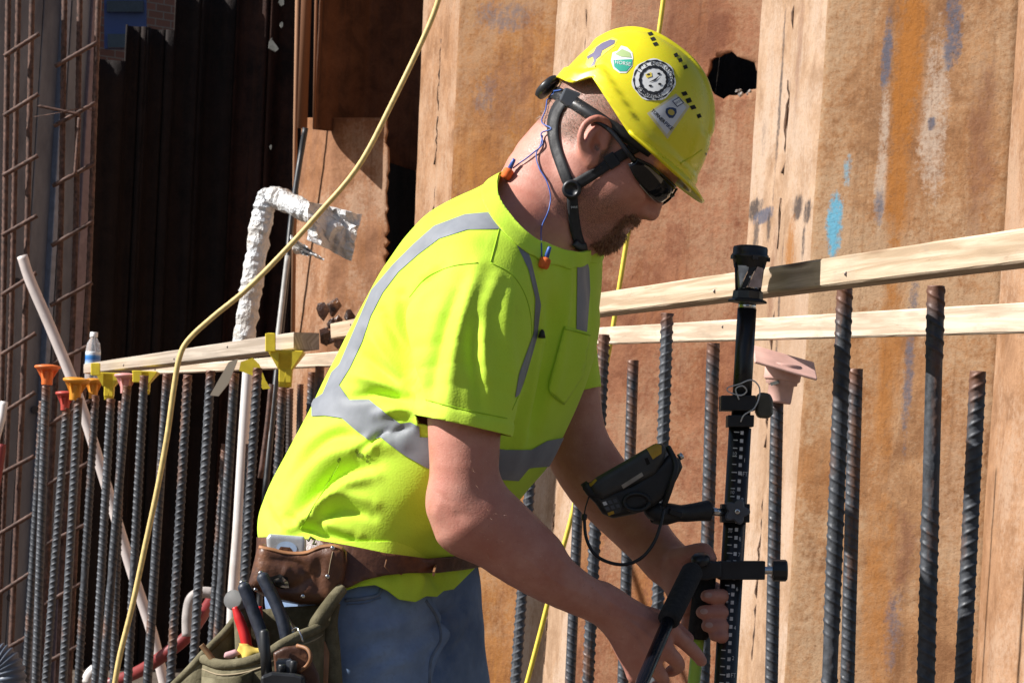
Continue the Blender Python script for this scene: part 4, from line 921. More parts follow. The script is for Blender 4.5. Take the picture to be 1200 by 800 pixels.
def f_body(p):
    d = inbox(p, (-.02, -.14, 1.2), (.30, .14, 1.80), f_head)
    d = smin(d, inbox(p, (-.40, -.3, .78), (.2, .3, 1.6), lambda q: loft(q, TORSO, 2.2, -.022, ztop=Q(600, 245)[2], zbot=.80)), .04)
    a = inbox(p, (-.14, -.33, .84), (.17, -.08, 1.45), f_arm_near); a = smin(a, inbox(p, (.10, -.2, .72), (.30, .0, .94), f_rhand), .012)
    b = inbox(p, (.02, .04, .86), (.28, .28, 1.42), f_arm_far); b = smin(b, inbox(p, (.19, -.04, .78), (.34, .16, 1.0), f_lhand), .012)
    d = smin(d, a, .02); d = smin(d, b, .02)
    if p[..., 2].min() > 1.0: return d
    for s, fx in ((-1, 0), (1, .03)):
        hip = np.array([Q(440, 760)[0], 0, .88])+LT*s*.095; kn = hip+np.array([.06+fx, s*.03, -.42]); an = kn+np.array([-.05, s*.03, -.40])
        d = smin(d, chain(p, [hip, kn, an], [.082, .058, .042], .03), .03)
    return d
lo, hi = (-.42, -.36, .08), (.42, .34, 1.80)
import time as _time; _t0 = _time.time()
BV, BF = surf(f_body, lo, hi, .0030)
print('body', len(BV), _time.time()-_t0)
BN = vnormals(BV, BF)
# finer head and hands replace nothing: one continuous surface, relaxed a little
def relax(V, F, it=2, lam=.5):
    n = len(V); e = np.vstack([F[:, [0, 1]], F[:, [1, 2]], F[:, [2, 3]], F[:, [3, 0]]]) if F.shape[1] == 4 else np.vstack([F[:, [0, 1]], F[:, [1, 2]], F[:, [2, 0]]])
    e = np.vstack([e, e[:, ::-1]]); deg = np.bincount(e[:, 0], minlength=n)[:, None]
    for _ in range(it):
        acc = np.stack([np.bincount(e[:, 0], weights=V[e[:, 1], i], minlength=n) for i in range(3)], 1); V = V+lam*(acc/np.maximum(deg, 1)-V)
    return V
BV = relax(BV, BF, 1, .4); BN = vnormals(BV, BF)
_K = [(783, 737), (774, 757), (761, 775), (745, 790)]
bq = (BV-E0)@HM.T/U1
hairm = np.clip((8-np.maximum(np.maximum(bq[:, 0]-(18-.35*bq[:, 1]), -14-bq[:, 1]), 0))/8, 0, 1)*(np.abs(bq[:, 2]) < 74)*(BV[:, 2] > 1.2)*(bq[:, 1] > -26)
earm = (np.abs(bq[:, 2]) > 67.5); hairm = np.where(earm, 0, hairm)
def beard_field(q):
    """0..1 over moustache and chin, in head pixels"""
    f, u, s = q[:, 0], q[:, 1], np.abs(q[:, 2])
    m = np.exp(-(((u+42)/6.5)**2))*(s < 25)*(f > 58)*(1-.0*s)
    side = np.exp(-((s-24)/6.)**2)*(u < -42)*(u > -80)*(f > 48)
    chin = ((u < -60) & (s < 27) & (f > 44) & (u > -95)).astype(float)
    return np.clip(np.maximum(np.maximum(m*1.2, side), chin)*(~((np.abs(u+50.5) < 7) & (s < 15))), 0, 1)
beardm = beard_field(bq)*(BV[:, 2] > 1.2)
stub = np.clip((-28-bq[:, 1])/14, 0, 1)*(bq[:, 0] > 8)*(bq[:, 1] > -92)*(BV[:, 2] > 1.25)
def skin():
    t = NT('sunburnt_skin'); v = t.map(); n = t.noise(v, 14, 5, .6); f = t.noise(v, 420, 2, .6); sp = t.noise(v, 900, 2, .5)
    c = t.mix(t.ramp(n, [(.32, 0.), (.68, 1.)]), (.50, .195, .135), (.61, .295, .225))
    c = t.mix(t.ramp(t.noise(v, 38, 6, .7), [(.42, 0.), (.68, .55)]), c, (.47, .165, .12))
    c = t.mix(t.ramp(t.noise(v, 230, 2), [(.68, 0.), (.74, .45)]), c, (.30, .12, .07))        # freckles
    st = t.math('MULTIPLY', t.attr('stubble'), t.ramp(t.noise(v, 1100, 1), [(.46, 0.), (.57, .85)])); c = t.mix(st, c, (.16, .08, .05))
    hr = t.math('MULTIPLY', t.attr('hair'), t.ramp(sp, [(.40, .25), (.58, .95)])); c = t.mix(hr, c, (.17, .115, .08))
    c = t.mix(t.attr('beard'), c, (.20, .09, .05))
    wht = t.math('MULTIPLY', t.ramp(t.noise(v, 520, 2, .4), [(.72, 0.), (.77, 1.)]), .55); c = t.mix(wht, c, (.75, .62, .52))   # pale dust specks, with hair glints painted into the colour
    t.set(Base_Color=c, Roughness=t.mr(f, .3, .7, .42, .66), Subsurface_Weight=.03, Subsurface_Scale=.006, Specular_IOR_Level=.5)
    t.b.inputs['Subsurface Radius'].default_value = (1, .35, .2)
    b = t.bump(t.noise(v, 330, 4, .65), .25, .002); t.bump(t.noise(v, 50, 3), .2, .003, b); return t.m
M_skin = skin()
man = mk('person', BV, BF, M_skin, smooth=True, loc=(Q(440, 760)[0], 0, 0.))
tag(man, 'man in lime safety shirt, yellow hard hat and jeans bending over a survey pole', 'person')
for nm, arr in (('hair', hairm), ('beard', beardm*.4), ('stubble', np.clip(stub, 0, 1))):
    at_ = man.data.attributes.new(nm, 'FLOAT', 'POINT'); at_.data.foreach_set('value', arr.astype(np.float32))
# hair strands: chin beard and moustache, cropped hair at the neck
def strands(name, mask, n, ln, w_, mats, seed, lie=.5, down=None):
    r = np.random.default_rng(seed); idx = np.flatnonzero(mask > .35); pr = mask[idx]/mask[idx].sum(); pick = r.choice(idx, n, p=pr)
    V = []; F = []
    for i in pick:
        b = BV[i]+r.normal(size=3)*.0012; nn = BN[i]; dn = nrm(nn*(1-lie)+(down if down is not None else -HU)*lie+r.normal(size=3)*.28); L = ln*r.uniform(.5, 1.2)
        sd = nrm(np.cross(dn, nn+r.normal(size=3)*.3))*w_; k = len(V); V += [b-sd, b+sd, b+dn*L*.6+nn*L*.1+sd*.6, b+dn*L*.6+nn*L*.1-sd*.6, b+dn*L]; F += [(k, k+1, k+2, k+3), (k+3, k+2, k+4)]
    return mk(name, V, F, mats, man)
def hairmat(n, c, c2):
    t = NT(n); v = t.map(); t.set(Base_Color=t.mix(t.ramp(t.noise(v, 350, 2), [(.4, 0.), (.62, 1.)]), c, c2), Roughness=.45, Specular_IOR_Level=.4); return t.m
tag(strands('beard', beardm, 3800, .0075, .00046, hairmat('ginger_beard', (.20, .085, .04), (.40, .21, .11)), 3, .62), 'ginger brown goatee and moustache', kind='stuff')
tag(strands('hair', np.where(bq[:, 0] > 30, 0, hairm), 5200, .0042, .0003, hairmat('cropped_hair', (.20, .14, .10), (.50, .42, .36)), 4, .45), 'closely cropped greying hair', kind='stuff')
tag(strands('arm_hair', ((BV[:, 2] < 1.14) & (BV[:, 2] > .84) & (BV[:, 0] > -.12) & (BV[:, 1] < -.1)).astype(float), 900, .007, .0001, hairmat('fair_hair', (.32, .18, .10), (.45, .28, .18)), 5, .7, np.array([.7, 0, -.6])), 'fine fair hair on the forearm', kind='stuff')
# ================================================================== clothing
from mathutils.bvhtree import BVHTree
from mathutils.geometry import delaunay_2d_cdt
def bvh_of(V, F): return BVHTree.FromPolygons([tuple(v) for v in V], [tuple(int(i) for i in f) for f in F])
def cast(bvh, px, py, off=0.0, fall=None):
    d = nrm(CF+(px-600)/FPX*CR-(py-400)/FPX*CU); h = bvh.ray_cast(Vector(CAMP), Vector(d))
    if h[0] is None: return P(px, py, fall) if fall is not None else None
    n = np.array(h[1]); n = n if n@d < 0 else -n; return np.array(h[0])+n*off
def near(bvh, p, off=0.0):
    l, n, i, d = bvh.find_nearest(Vector(p)); n = np.array(n); return np.array(l)+n*off
def decal(name, poly, bvh, mat, parent, off=.0006, res=3.0, th=0.0, uvs=None, smooth=True):
    """flat piece cut to a traced outline and laid on a surface"""
    poly = np.asarray(poly, float); pts = []
    for a, b in zip(poly, np.roll(poly, -1, 0)):
        n = max(1, int(np.linalg.norm(b-a)/res)); pts += [a+(b-a)*k/n for k in range(n)]
    nb = len(pts); edges = [(i, (i+1) % nb) for i in range(nb)]; lo_, hi_ = poly.min(0), poly.max(0)
    g = np.stack(np.meshgrid(np.arange(lo_[0], hi_[0], res), np.arange(lo_[1], hi_[1], res)), -1).reshape(-1, 2)
    g = g[polysd(g, poly) < -res*.45] if len(g) else g
    allp = [Vector(p) for p in pts]+[Vector(p) for p in g]
    r = delaunay_2d_cdt(allp, edges, [list(range(nb))], 1, 1e-4); v2 = [tuple(v) for v in r[0]]; f2 = r[2]
    V = []; ok = []; last = None
    for x, y in v2:
        c = cast(bvh, x, y, off); ok.append(c is not None); V.append(c if c is not None else np.zeros(3))
    F = [f for f in f2 if all(ok[i] for i in f)]
    if not F: return None
    uv = np.array(v2)
    o = mk(name, np.array(V), F, mat, parent, smooth=smooth, uv=(uv-lo_)/(hi_-lo_+1e-6)); 
    if th: solid(o, th, 1)
    return o
def ribbon(name, line, wpx, bvh, mat, parent, off=.002, n=30, th=.0015, fall=4.5):
    p = spline(np.c_[np.array(line, float), np.zeros(len(line))], n)[:, :2]; t = nrm(np.gradient(p, axis=0)); s = np.stack([-t[:, 1], t[:, 0]], 1)
    w_ = np.interp(np.linspace(0, 1, n), np.linspace(0, 1, len(np.atleast_1d(wpx))), np.atleast_1d(wpx)) if np.ndim(wpx) else np.full(n, wpx)
    V = []
    for k in (-.5, -.17, .17, .5):
        row = [cast(bvh, *(p[i]+s[i]*w_[i]*k), off) for i in range(n)]
        idx = [i for i, r in enumerate(row) if r is not None]
        for i in range(n):
            if row[i] is None: j = min(idx, key=lambda q: abs(q-i)) if idx else None; row[i] = P(*(p[i]+s[i]*w_[i]*k), (row[j][1]+4.5 if j is not None else fall))
        V.append(row)
    V = np.array(V); D = V[..., 1].mean(0); ker = np.array([1, 2, 3, 2, 1])/9; D2 = np.convolve(np.r_[D[0], D[0], D, D[-1], D[-1]], ker, 'valid'); D2 = np.minimum(D2, D+.004)
    V = np.stack([V[k]+(D2-V[..., 1].mean(0))[:, None]*np.array([0, 1, 0]) for k in range(4)])
    F = [(k*n+i, k*n+i+1, (k+1)*n+i+1, (k+1)*n+i) for k in range(3) for i in range(n-1)]
    o = mk(name, V.reshape(-1, 3), F, mat, parent, smooth=True); solid(o, th, 0); return o
def line_on(name, line, bvh, r, mat, parent, off=0.0, n=30, seg=6):
    p = spline(np.c_[np.array(line, float), np.zeros(len(line))], n)[:, :2]; V = [cast(bvh, x, y, off) for x, y in p]; V = [v for v in V if v is not None]
    return mk(name, *tube(np.array(V), r, seg), mat, parent, smooth=True)
def puff(poly, yc, half, rnd=.012, extra=None, h=.0025, lo=None, hi=None):
    """rounded slab: a traced outline given a real thickness along the depth axis"""
    poly = np.asarray(poly, float); c = np.array([Q(x, y, yc) for x, y in poly]); lo_ = c.min(0)-[.02, half+.02, .02]; hi_ = c.max(0)+[.02, half+.02, .02]
    def f(p):
        s = (p[..., 1]+4.5)/FPX; d = polysd(PX(p.reshape(-1, 3)), poly).reshape(p.shape[:-1])*s
        d = smax(d, np.abs(p[..., 1]-yc)-half, rnd)
        return extra(p, d) if extra else d
    return surf(f, lo_, hi_, h)

hemP = Q(545, 503, -.235); hemN = nrm(Q(545-21, 503+95, -.235)-hemP); far_hem = Q(668, 466, .2); fn = nrm(Q(668+9, 466+35, .2)-far_hem)
def f_sleeve(q): return chain(q, [Q(572, 318, -.13), Q(560, 350, -.175), Q(550, 410, -.205), Q(545, 470, -.228), Q(543, 545, -.24)], [.082, .088, .085, .0735, .062])
def f_sleeve2(q): return chain(q, [Q(634, 330, .12), Q(645, 400, .165), Q(657, 470, .19), Q(664, 530, .2)], [.075, .070, .064, .058])
def f_shirt(p):
    d = loft(p, TORSO, 2.3, 0, ztop=Q(600, 232)[2], zbot=None, k=.05)
    d = smin(d, inbox(p, (-.2, -.36, 1.05), (.12, -.02, 1.48), lambda q: smax(f_sleeve(q), (q-hemP)@hemN, .003), .08), .03)
    d = smin(d, inbox(p, (.0, 0, 1.05), (.2, .33, 1.48), lambda q: smax(f_sleeve2(q), (q-far_hem)@fn, .003), .08), .03)
    # soft shoulder slope between neck and sleeve
    d = smin(d, inbox(p, (-.15, -.25, 1.3), (.15, .25, 1.6), lambda q: np.minimum(cone(q, Q(622, 262, -.03), Q(573, 318, -.15), .085, .075), cone(q, Q(640, 262, .03), Q(640, 330, .14), .08, .07)), .06), .05)
    return d
SV, SF = surf(f_shirt, (-.45, -.40, .84), (.25, .36, 1.62), .0034)
SN = vnormals(SV, SF)
def folds(V, N, lst, facing=True):
    q = PX(V); view = nrm(V-CAMP); w_ = np.clip(-(N*view).sum(1)*3+.25, 0, 1) if facing else 1.0; out = np.zeros(len(V))
    for line, amp, wd in lst:
        L = spline(np.c_[np.array(line, float), np.zeros(len(line))], max(8, 5*len(line)))[:, :2]; d = np.full(len(q), 1e9); tt = np.zeros(len(q))
        m = (q[:, 0] > L[:, 0].min()-3*wd) & (q[:, 0] < L[:, 0].max()+3*wd) & (q[:, 1] > L[:, 1].min()-3*wd) & (q[:, 1] < L[:, 1].max()+3*wd); idx = np.flatnonzero(m)
        for i in range(len(L)-1):
            a = L[i]; e = L[i+1]-a; ww = q[idx]-a; t = np.clip((ww@e)/(e@e+1e-9), 0, 1); dd = np.linalg.norm(ww-t[:, None]*e, axis=1); b = dd < d[idx]; d[idx[b]] = dd[b]; tt[idx[b]] = (i+t[b])/(len(L)-1)
        env = np.sin(np.clip(tt, .04, .96)*math.pi)**.6; out += amp*.001*np.where(d < 1e8, np.exp(-(d/wd)**2), 0)*env*w_
    return out
_body_f = [([(725, 715), (755, 724), (783, 737)], 1.6, 3), ([(725, 719), (752, 738), (774, 757)], 1.6, 3), ([(722, 722), (745, 748), (761, 775)], 1.4, 3), ([(755, 735), (768, 748)], -1.2, 4), ([(745, 745), (762, 765)], -1.2, 4), ([(640, 640), (680, 675), (715, 705), (745, 718)], 1.1, 2.5), ([(600, 640), (650, 680), (690, 700)], .9, 2.5), ([(700, 690), (712, 705), (716, 725)], -.8, 2),
    ([(797, 745), (803, 752)], 1.0, 3), ([(806, 752), (801, 760)], -.9, 1.5), ([(783, 728), (790, 742)], .9, 4), ([(795, 662), (812, 664), (822, 655)], -1.6, 3), ([(790, 680), (808, 690)], 1.0, 4), ([(752, 248), (742, 256), (735, 266)], -1.6, 2.5), ([(622, 225), (640, 240), (655, 262)], -1.0, 3), ([(612, 215), (632, 226), (650, 248)], -.8, 3), ([(690, 235), (705, 245), (722, 248)], -1.0, 5), ([(516, 585), (512, 600), (518, 612)], 1.5, 6), ([(530, 600), (545, 606)], -1.2, 5), ([(508, 575), (530, 590)], -.8, 3)]
BV = BV+BN*folds(BV, BN, _body_f)[:, None]; _t = np.asarray(man.location); man.data.vertices.foreach_set('co', (BV-_t).astype(np.float32).ravel()); man.data.update()
FOLDS = [
    ([(560, 312), (545, 360), (532, 420), (526, 485)], 5, 9), ([(543, 330), (520, 385), (508, 440), (505, 480)], -6, 9), ([(583, 325), (566, 370), (566, 420), (572, 455)], 5, 8), ([(574, 345), (556, 400), (560, 450), (566, 490)], -5, 8),
    ([(600, 330), (592, 380), (598, 440), (590, 490)], 4, 9), ([(470, 345), (474, 390), (482, 440), (497, 492)], -11, 7), ([(498, 325), (486, 360), (484, 400), (492, 450)], 6, 9), ([(520, 312), (495, 335), (478, 360)], -5, 6),
    ([(446, 365), (462, 395), (478, 428)], -6, 6), ([(430, 385), (450, 415), (474, 445)], 5, 7), ([(420, 412), (448, 436), (478, 462)], -5, 7), ([(412, 440), (440, 446), (482, 458)], 6, 7), ([(408, 466), (440, 462), (484, 472)], -6, 6), ([(440, 486), (465, 480), (490, 478)], 6, 6),
    ([(480, 500), (450, 508), (432, 520), (420, 532)], -6, 5), ([(468, 498), (448, 512), (436, 526)], 4, 4),
    ([(470, 520), (430, 524), (390, 535), (355, 565), (330, 600)], 7, 11), ([(420, 512), (385, 512), (355, 540), (328, 585)], -8, 8), ([(395, 500), (365, 520), (340, 555), (318, 600)], 6, 8), ([(440, 545), (400, 556), (370, 580), (345, 606)], -6, 8),
    ([(440, 556), (405, 568), (378, 592), (352, 618)], 6, 8), ([(440, 590), (405, 580), (380, 590), (365, 605)], 5, 7), ([(436, 606), (400, 598), (375, 612), (352, 622)], -6, 6), ([(420, 628), (385, 612), (355, 612), (330, 622)], 7, 7), ([(330, 600), (345, 612), (370, 625), (410, 634)], -5, 6), ([(312, 590), (318, 610), (330, 624)], -6, 6),
    ([(560, 575), (520, 610), (470, 630)], 3, 14), ([(640, 330), (648, 390), (640, 440), (622, 500)], -6, 8), ([(655, 330), (660, 380), (650, 440), (632, 500)], 4, 7), ([(628, 400), (625, 450), (612, 510), (600, 550)], 4, 8), ([(645, 430), (634, 470), (620, 515)], -4, 6), ([(625, 300), (630, 350), (628, 400), (612, 450)], -5, 5),
    ([(688, 300), (694, 350), (692, 400)], -3, 6), ([(660, 290), (664, 330), (662, 375)], 3, 6), ([(600, 240), (612, 265), (634, 290)], 3, 5), ([(505, 290), (530, 278), (570, 285)], 2.5, 10), ([(460, 340), (480, 300), (520, 285)], -2.5, 10)]
dsp = 1.8*folds(SV, SN, FOLDS)
dsp += .0030*vnoise(SV*np.array([1, 1, 1.]), 11, 3)+.0006*vnoise(SV+np.array([.3, .1, .2]), 26, 5)
# shallow step where the sleeve hem is folded
hem_s = (SV-Q(545, 503, -.235))@hemN
nearm = (SV[:, 1] < -.08) & (SV[:, 0] < .08) & (SV[:, 2] < 1.38)
sleeve_axis = np.stack([np.interp(SV[:, 2], [Q(543, 545)[2], Q(550, 410)[2]], [Q(543, 545, -.24)[i], Q(550, 410, -.205)[i]]) for i in (0, 1)], 1); rr = np.linalg.norm(SV[:, :2]-sleeve_axis, axis=1)
onsl = nearm & (rr < .105) & (SV[:, 1] < -.10) & (f_sleeve(SV) < .006) & (loft(SV, TORSO, 2.3) > .006)
dsp += np.where(onsl, -.0016*np.exp(-((hem_s+.024)/.0022)**2)+.0012*(hem_s > -.024), 0)
SV2 = SV+SN*dsp[:, None]
SV2 = relax(SV2, SF, 1, .35)
qx = PX(SV2)
hem_line = np.interp(qx[:, 0], [280, 310, 330, 370, 410, 450, 500, 540, 562, 600], [629, 630, 632, 636, 647, 658, 664, 657, 646, 640])
cs = (qx[:, 1]-hem_line)*U1
fs = (SV2-far_hem)@fn+.0045
onfar = (SV2[:, 1] > .105) & (SV2[:, 0] > .02) & (SV2[:, 2] < 1.36)
hem2 = (SV2-hemP)@hemN+.0045
cs = np.where(onsl, np.maximum(cs, hem2), cs)
ax_far = np.stack([np.interp(SV2[:, 2], [Q(664, 530)[2], Q(645, 400)[2]], [Q(664, 530, .2)[i], Q(645, 400, .165)[i]]) for i in (0, 1)], 1)
onfar &= (np.linalg.norm(SV2[:, :2]-ax_far, axis=1) < .095) & (f_sleeve2(SV) < .006) & (loft(SV, TORSO, 2.3) > .006)
cs = np.where(onfar, np.maximum(cs, fs), cs)
A_, B_, C_ = Q(597, 202, .0), Q(692, 286, .0), Q(638, 262, -.095); npl = nrm(np.cross(B_-A_, C_-A_)); npl = npl if npl[2] > 0 else -npl
colp = (SV2-A_)@npl
cs = np.maximum(cs, colp)
CV, CF3, used = clip(SV2, SF, cs); 
# carry the collar distance over for the ribbed band
def lime(name, dirt=True):
    t = NT(name); v = t.map(); q = t.map((1, 1, 1)); 
    knit = t.vor(t.map((330, 330, 330)), 1.0); c = (.50, .83, .012)
    c = t.mix(t.ramp(t.noise(v, 6, 4), [(.35, 0.), (.65, 1.)]), (.59, .88, .05), (.66, .94, .08))
    c = t.mix(t.ramp(t.noise(v, 13, 6, .7), [(.60, 0.), (.80, .28)]), c, (.33, .40, .03))
    c = t.mix(t.ramp(knit, [(.0, .22), (.35, 0.)]), c, (.30, .55, .01))
    t.set(Base_Color=c, Roughness=.75, Specular_IOR_Level=.2, Sheen_Weight=.25); t.b.inputs['Sheen Tint'].default_value = (.8, 1, .3, 1)
    t.put((.5, .9, .05), t.b.inputs['Subsurface Radius']) if False else None
    b = t.bump(knit, .18, .0010); t.bump(t.noise(v, 9, 2), .12, .01, b); return t
M_lime = lime('lime_knit').m
shirt = mk('t_shirt', CV, CF3, M_lime, man, smooth=True); tag(shirt, 'bright lime knit safety shirt'); solid(shirt, .0022, -1)
CN = vnormals(CV, CF3); cq = PX(CV); cface = -(CN*nrm(CV-CAMP)).sum(1)
M_refl = NT('reflective_tape'); _v = M_refl.map(); M_refl.set(Base_Color=M_refl.ramp(M_refl.noise(_v, 25, 4), [(.3, (.18, .195, .22)), (.7, (.25, .265, .295))]), Roughness=.6, Sheen_Weight=.2); M_refl.bump(M_refl.noise(_v, 130, 3), .15, .001); M_refl = M_refl.m
def patch(name, s, mat, parent, off, th=0.0):
    n_ = CN; V, F, u = clip(CV+n_*off, CF3, s)
    o = mk(name, V, F, mat, parent, smooth=True)
    if th: solid(o, th, 1)
    return o
BACKS = [(590, 247.6), (545, 251.5), (509, 265), (485, 286), (461, 310), (435.5, 340), (416, 385), (398, 427), (389, 436), (378, 462), (374, 482), (381, 487), (398, 451), (410, 432), (425, 400), (435, 370), (449, 343), (467, 319), (491, 298), (515, 280), (548, 269.5), (585.5, 268.6)]
WAIST = [(366, 470), (381, 460), (398, 451), (410, 469), (433, 469), (469, 496), (482, 494), (501, 504), (545, 520), (592, 526.5), (622, 526.5), (640, 516), (660, 512), (652, 545), (625, 547), (619, 548), (607, 562.5), (583, 561), (540, 560), (500, 548), (475.5, 534), (446, 513), (433, 516.5), (401, 490), (381, 487), (366, 488)]
FRONT = [(590, 250), (612.5, 277), (622, 306), (629, 335), (633.5, 357), (629, 395), (617, 437), (608, 462), (603, 466), (608, 437), (625, 390), (627, 350), (619, 316), (605, 287), (585, 268)]
FRONT2 = [(672, 286), (676, 315), (675, 386), (687, 391), (691, 340), (690, 315), (682, 286)]
for nm, poly, face in (('reflective_stripe', BACKS, True), ('reflective_stripe', WAIST, False), ('reflective_stripe', FRONT, True), ('reflective_stripe', FRONT2, True)):
    s = polysd(cq, poly)*U1
    if face: s = np.where(cface > -.05, s, .02)
    near_sl = (CV[:, 1] < -.13) & (cq[:, 1] > 330) & (cq[:, 0] > 480)
    if poly is WAIST: s = np.where((cq[:, 1] < 512) & (cq[:, 0] > 492) & (cq[:, 0] < 596) & (CV[:, 1] < -.16), .02, s)
    patch(nm, s, M_refl, shirt, .0018 if poly is WAIST else .0010)
# collar band, seam lines, pocket
s = np.abs(((CV-A_)@npl)+.009)-.0088; s = np.where(((CV-A_)@npl) > -.03, s, .02); o = patch('collar', s, M_lime, shirt, .0016, .0012)
SB = bvh_of(CV, CF3)
M_seam = plain('seam_thread', (.40, .66, .02), .8, var=.1)
for ln in ([(590, 249), (582, 280), (575, 307)], [(575, 308), (600, 322), (617, 350), (623, 390), (616, 440), (600, 480)], [(560, 308), (530, 312), (500, 325), (480, 348)], [(397, 545), (382, 570), (368, 592), (352, 620)], [(499, 468), (545, 480), (594, 490)]):
    line_on('seam', ln, SB, .0009, M_seam, shirt, .0002, 34, 5)
pk = decal('chest_pocket', [(661, 382), (691, 390), (683, 440), (661, 473), (642, 457), (651, 420)], SB, M_lime, shirt, .0012, 3)
if pk: solid(pk, .0012, 0)
line_on('pocket_seam', [(661, 382), (651, 420), (643, 456), (660, 473)], SB, .001, M_seam, shirt, .0018, 26, 5); line_on('pocket_hem', [(660, 385), (676, 389), (690, 393)], SB, .0014, M_seam, shirt, .0018, 12, 5)
# grease marks
M_grease = plain('grease', (.30, .42, .03), .9, var=.3, scale=80)
for x, y, r in ((420, 530, 7), (428, 536, 5), (395, 540, 4), (560, 497, 0)):
    if r:
        for k in range(3):
            xx, yy = x+RNG.uniform(-r, r), y+RNG.uniform(-r, r); rr_ = r*RNG.uniform(.3, .6)
            decal('grease_mark', [(xx+rr_*RNG.uniform(.5, 1.2)*math.cos(a_), yy+rr_*RNG.uniform(.5, 1.2)*math.sin(a_)) for a_ in np.linspace(0, 6.28, 11, endpoint=False)], SB, M_grease, shirt, .0006, 2)
# ---------------------------------------------------------------- jeans
def f_jeans(p, zt=1.02):
    d = loft(p, HIPS, 2.3, 0, zbot=.68, ztop=zt, k=.01)
    for s, fx in ((-1, 0), (1, .03)):
        hip = np.array([Q(440, 760)[0], 0, .86])+LT*s*.095; kn = hip+np.array([.06+fx, s*.03, -.42]); an = kn+np.array([-.05, s*.03, -.40])
        d = smin(d, chain(p, [hip, kn, an], [.105, .078, .07]), .05)
    return d
JV, JF = surf(f_jeans, (-.42, -.36, .06), (.25, .36, 1.04), .0048); JN = vnormals(JV, JF)
JF_ = [([(500, 702), (512, 722), (516, 748), (504, 772), (502, 810)], 7, 5), ([(510, 705), (524, 728), (524, 750), (512, 780), (510, 810)], -7, 5), ([(470, 770), (520, 740), (545, 715)], 4, 7), ([(420, 800), (470, 760), (510, 735)], -3, 10), ([(530, 700), (538, 730), (528, 770)], 5, 6), ([(545, 740), (525, 770), (505, 800)], -5, 6), ([(405, 740), (450, 735), (495, 720)], 3, 7), ([(400, 770), (440, 752), (480, 748)], -3, 6), ([(430, 800), (455, 780), (490, 775)], 4, 6), ([(535, 705), (520, 725), (505, 735)], -4, 4), ([(405, 790), (425, 772), (460, 765)], 3, 5)]
JV = JV+JN*(1.5*folds(JV, JN, JF_)+.004*vnoise(JV, 14, 2)+.002*vnoise(JV, 33, 4))[:, None]; JV = JV[:]; 
jq = PX(JV); V, F, _ = clip(JV, JF, np.maximum(np.maximum(JV[:, 2]-1.0, .09-JV[:, 2]), (652-jq[:, 1])*U1))
def denim():
    t = NT('denim'); v = t.map(); tw = t.wave(t.map((1, 1, 1), rot=(0, .6, .4)), 420, 1.5, 2); n = t.noise(v, 9, 5, .6)
    c = t.mix(t.ramp(n, [(.35, 0.), (.7, 1.)]), (.11, .185, .35), (.32, .44, .64)); c = t.mix(t.math('MULTIPLY', tw, .35), c, (.24, .31, .43)); c = t.mix(t.ramp(t.noise(v, 160, 3), [(.5, 0.), (.75, .4)]), c, (.22, .27, .35))
    t.set(Base_Color=c, Roughness=.9, Specular_IOR_Level=.15); b = t.bump(tw, .3, .001); t.bump(t.noise(v, 200, 3), .3, .001, b); return t.m
M_den = denim(); jeans = mk('jeans', V, F, M_den, man, smooth=True); tag(jeans, 'worn blue denim jeans')
JB = bvh_of(V, F); M_stitch = plain('denim_edge', (.17, .22, .30), .9, var=.2, scale=60)
line_on('pocket_edge', [(404, 703), (425, 701), (442, 697), (447, 689)], JB, .0028, M_stitch, jeans, .0005, 24, 8); line_on('stitching', [(406, 708), (428, 706), (446, 700)], JB, .0009, M_stitch, jeans, .001, 24, 5)
line_on('fly_seam', [(499, 703), (512, 724), (516, 749), (505, 772), (503, 800)], JB, .0024, M_stitch, jeans, .0, 30, 8)
# shirt tail showing below the belt
def f_tail(p): return f_jeans(p, 1.2)-.009
TV, TF = surf(f_tail, (-.42, -.34, .82), (.2, .30, 1.06), .004); TN = vnormals(TV, TF)
TV = TV+TN*(folds(TV, TN, [([(480, 660), (492, 680), (488, 700)], 6, 6), ([(500, 660), (512, 680), (520, 692)], -6, 6), ([(455, 665), (462, 690)], -4, 7), ([(530, 660), (536, 685)], 5, 6), ([(420, 668), (440, 676)], 3, 6)])+.004*vnoise(TV, 20, 8))[:, None]
tq = PX(TV); tb = np.interp(tq[:, 0], [280, 392, 400, 420, 440, 455, 468, 487, 500, 512, 520, 532, 545, 560], [640, 650, 693, 687, 685, 692, 702, 705, 698, 699, 692, 690, 677, 662])
V, F, _ = clip(TV, TF, np.maximum((tq[:, 1]-tb), 634-tq[:, 1])*U1); solid(mk('shirt_tail', V, F, M_lime, shirt, smooth=True), .002)
# work boots
M_boot = plain('boot_leather', (.20, .11, .055), .7, var=.3, scale=25, bump=.3)
for s, fx in ((-1, 0), (1, .03)):
    an = np.array([Q(440, 760)[0], 0, .88])+LT*s*.095+np.array([.06+fx-.05, s*.06, -.82])
    b, f = surf(lambda p: smin(chain(p, [an+[0, 0, .06], an+[.0, 0, .0]], [.058, .055]), cone(p, an+[.0, 0, -.005], an+[.17, -.02, -.02], .052, .045), .04), an-[.12, .12, .10], an+[.28, .12, .14], .008)
    b[:, 2] = np.maximum(b[:, 2], .0); tag(mk('work_boot', b, f, M_boot, loc=an*[1, 1, 0], smooth=True), 'brown leather work boot on the %s foot of the man' % ('right' if s < 0 else 'left'), 'boot', 'work boots')
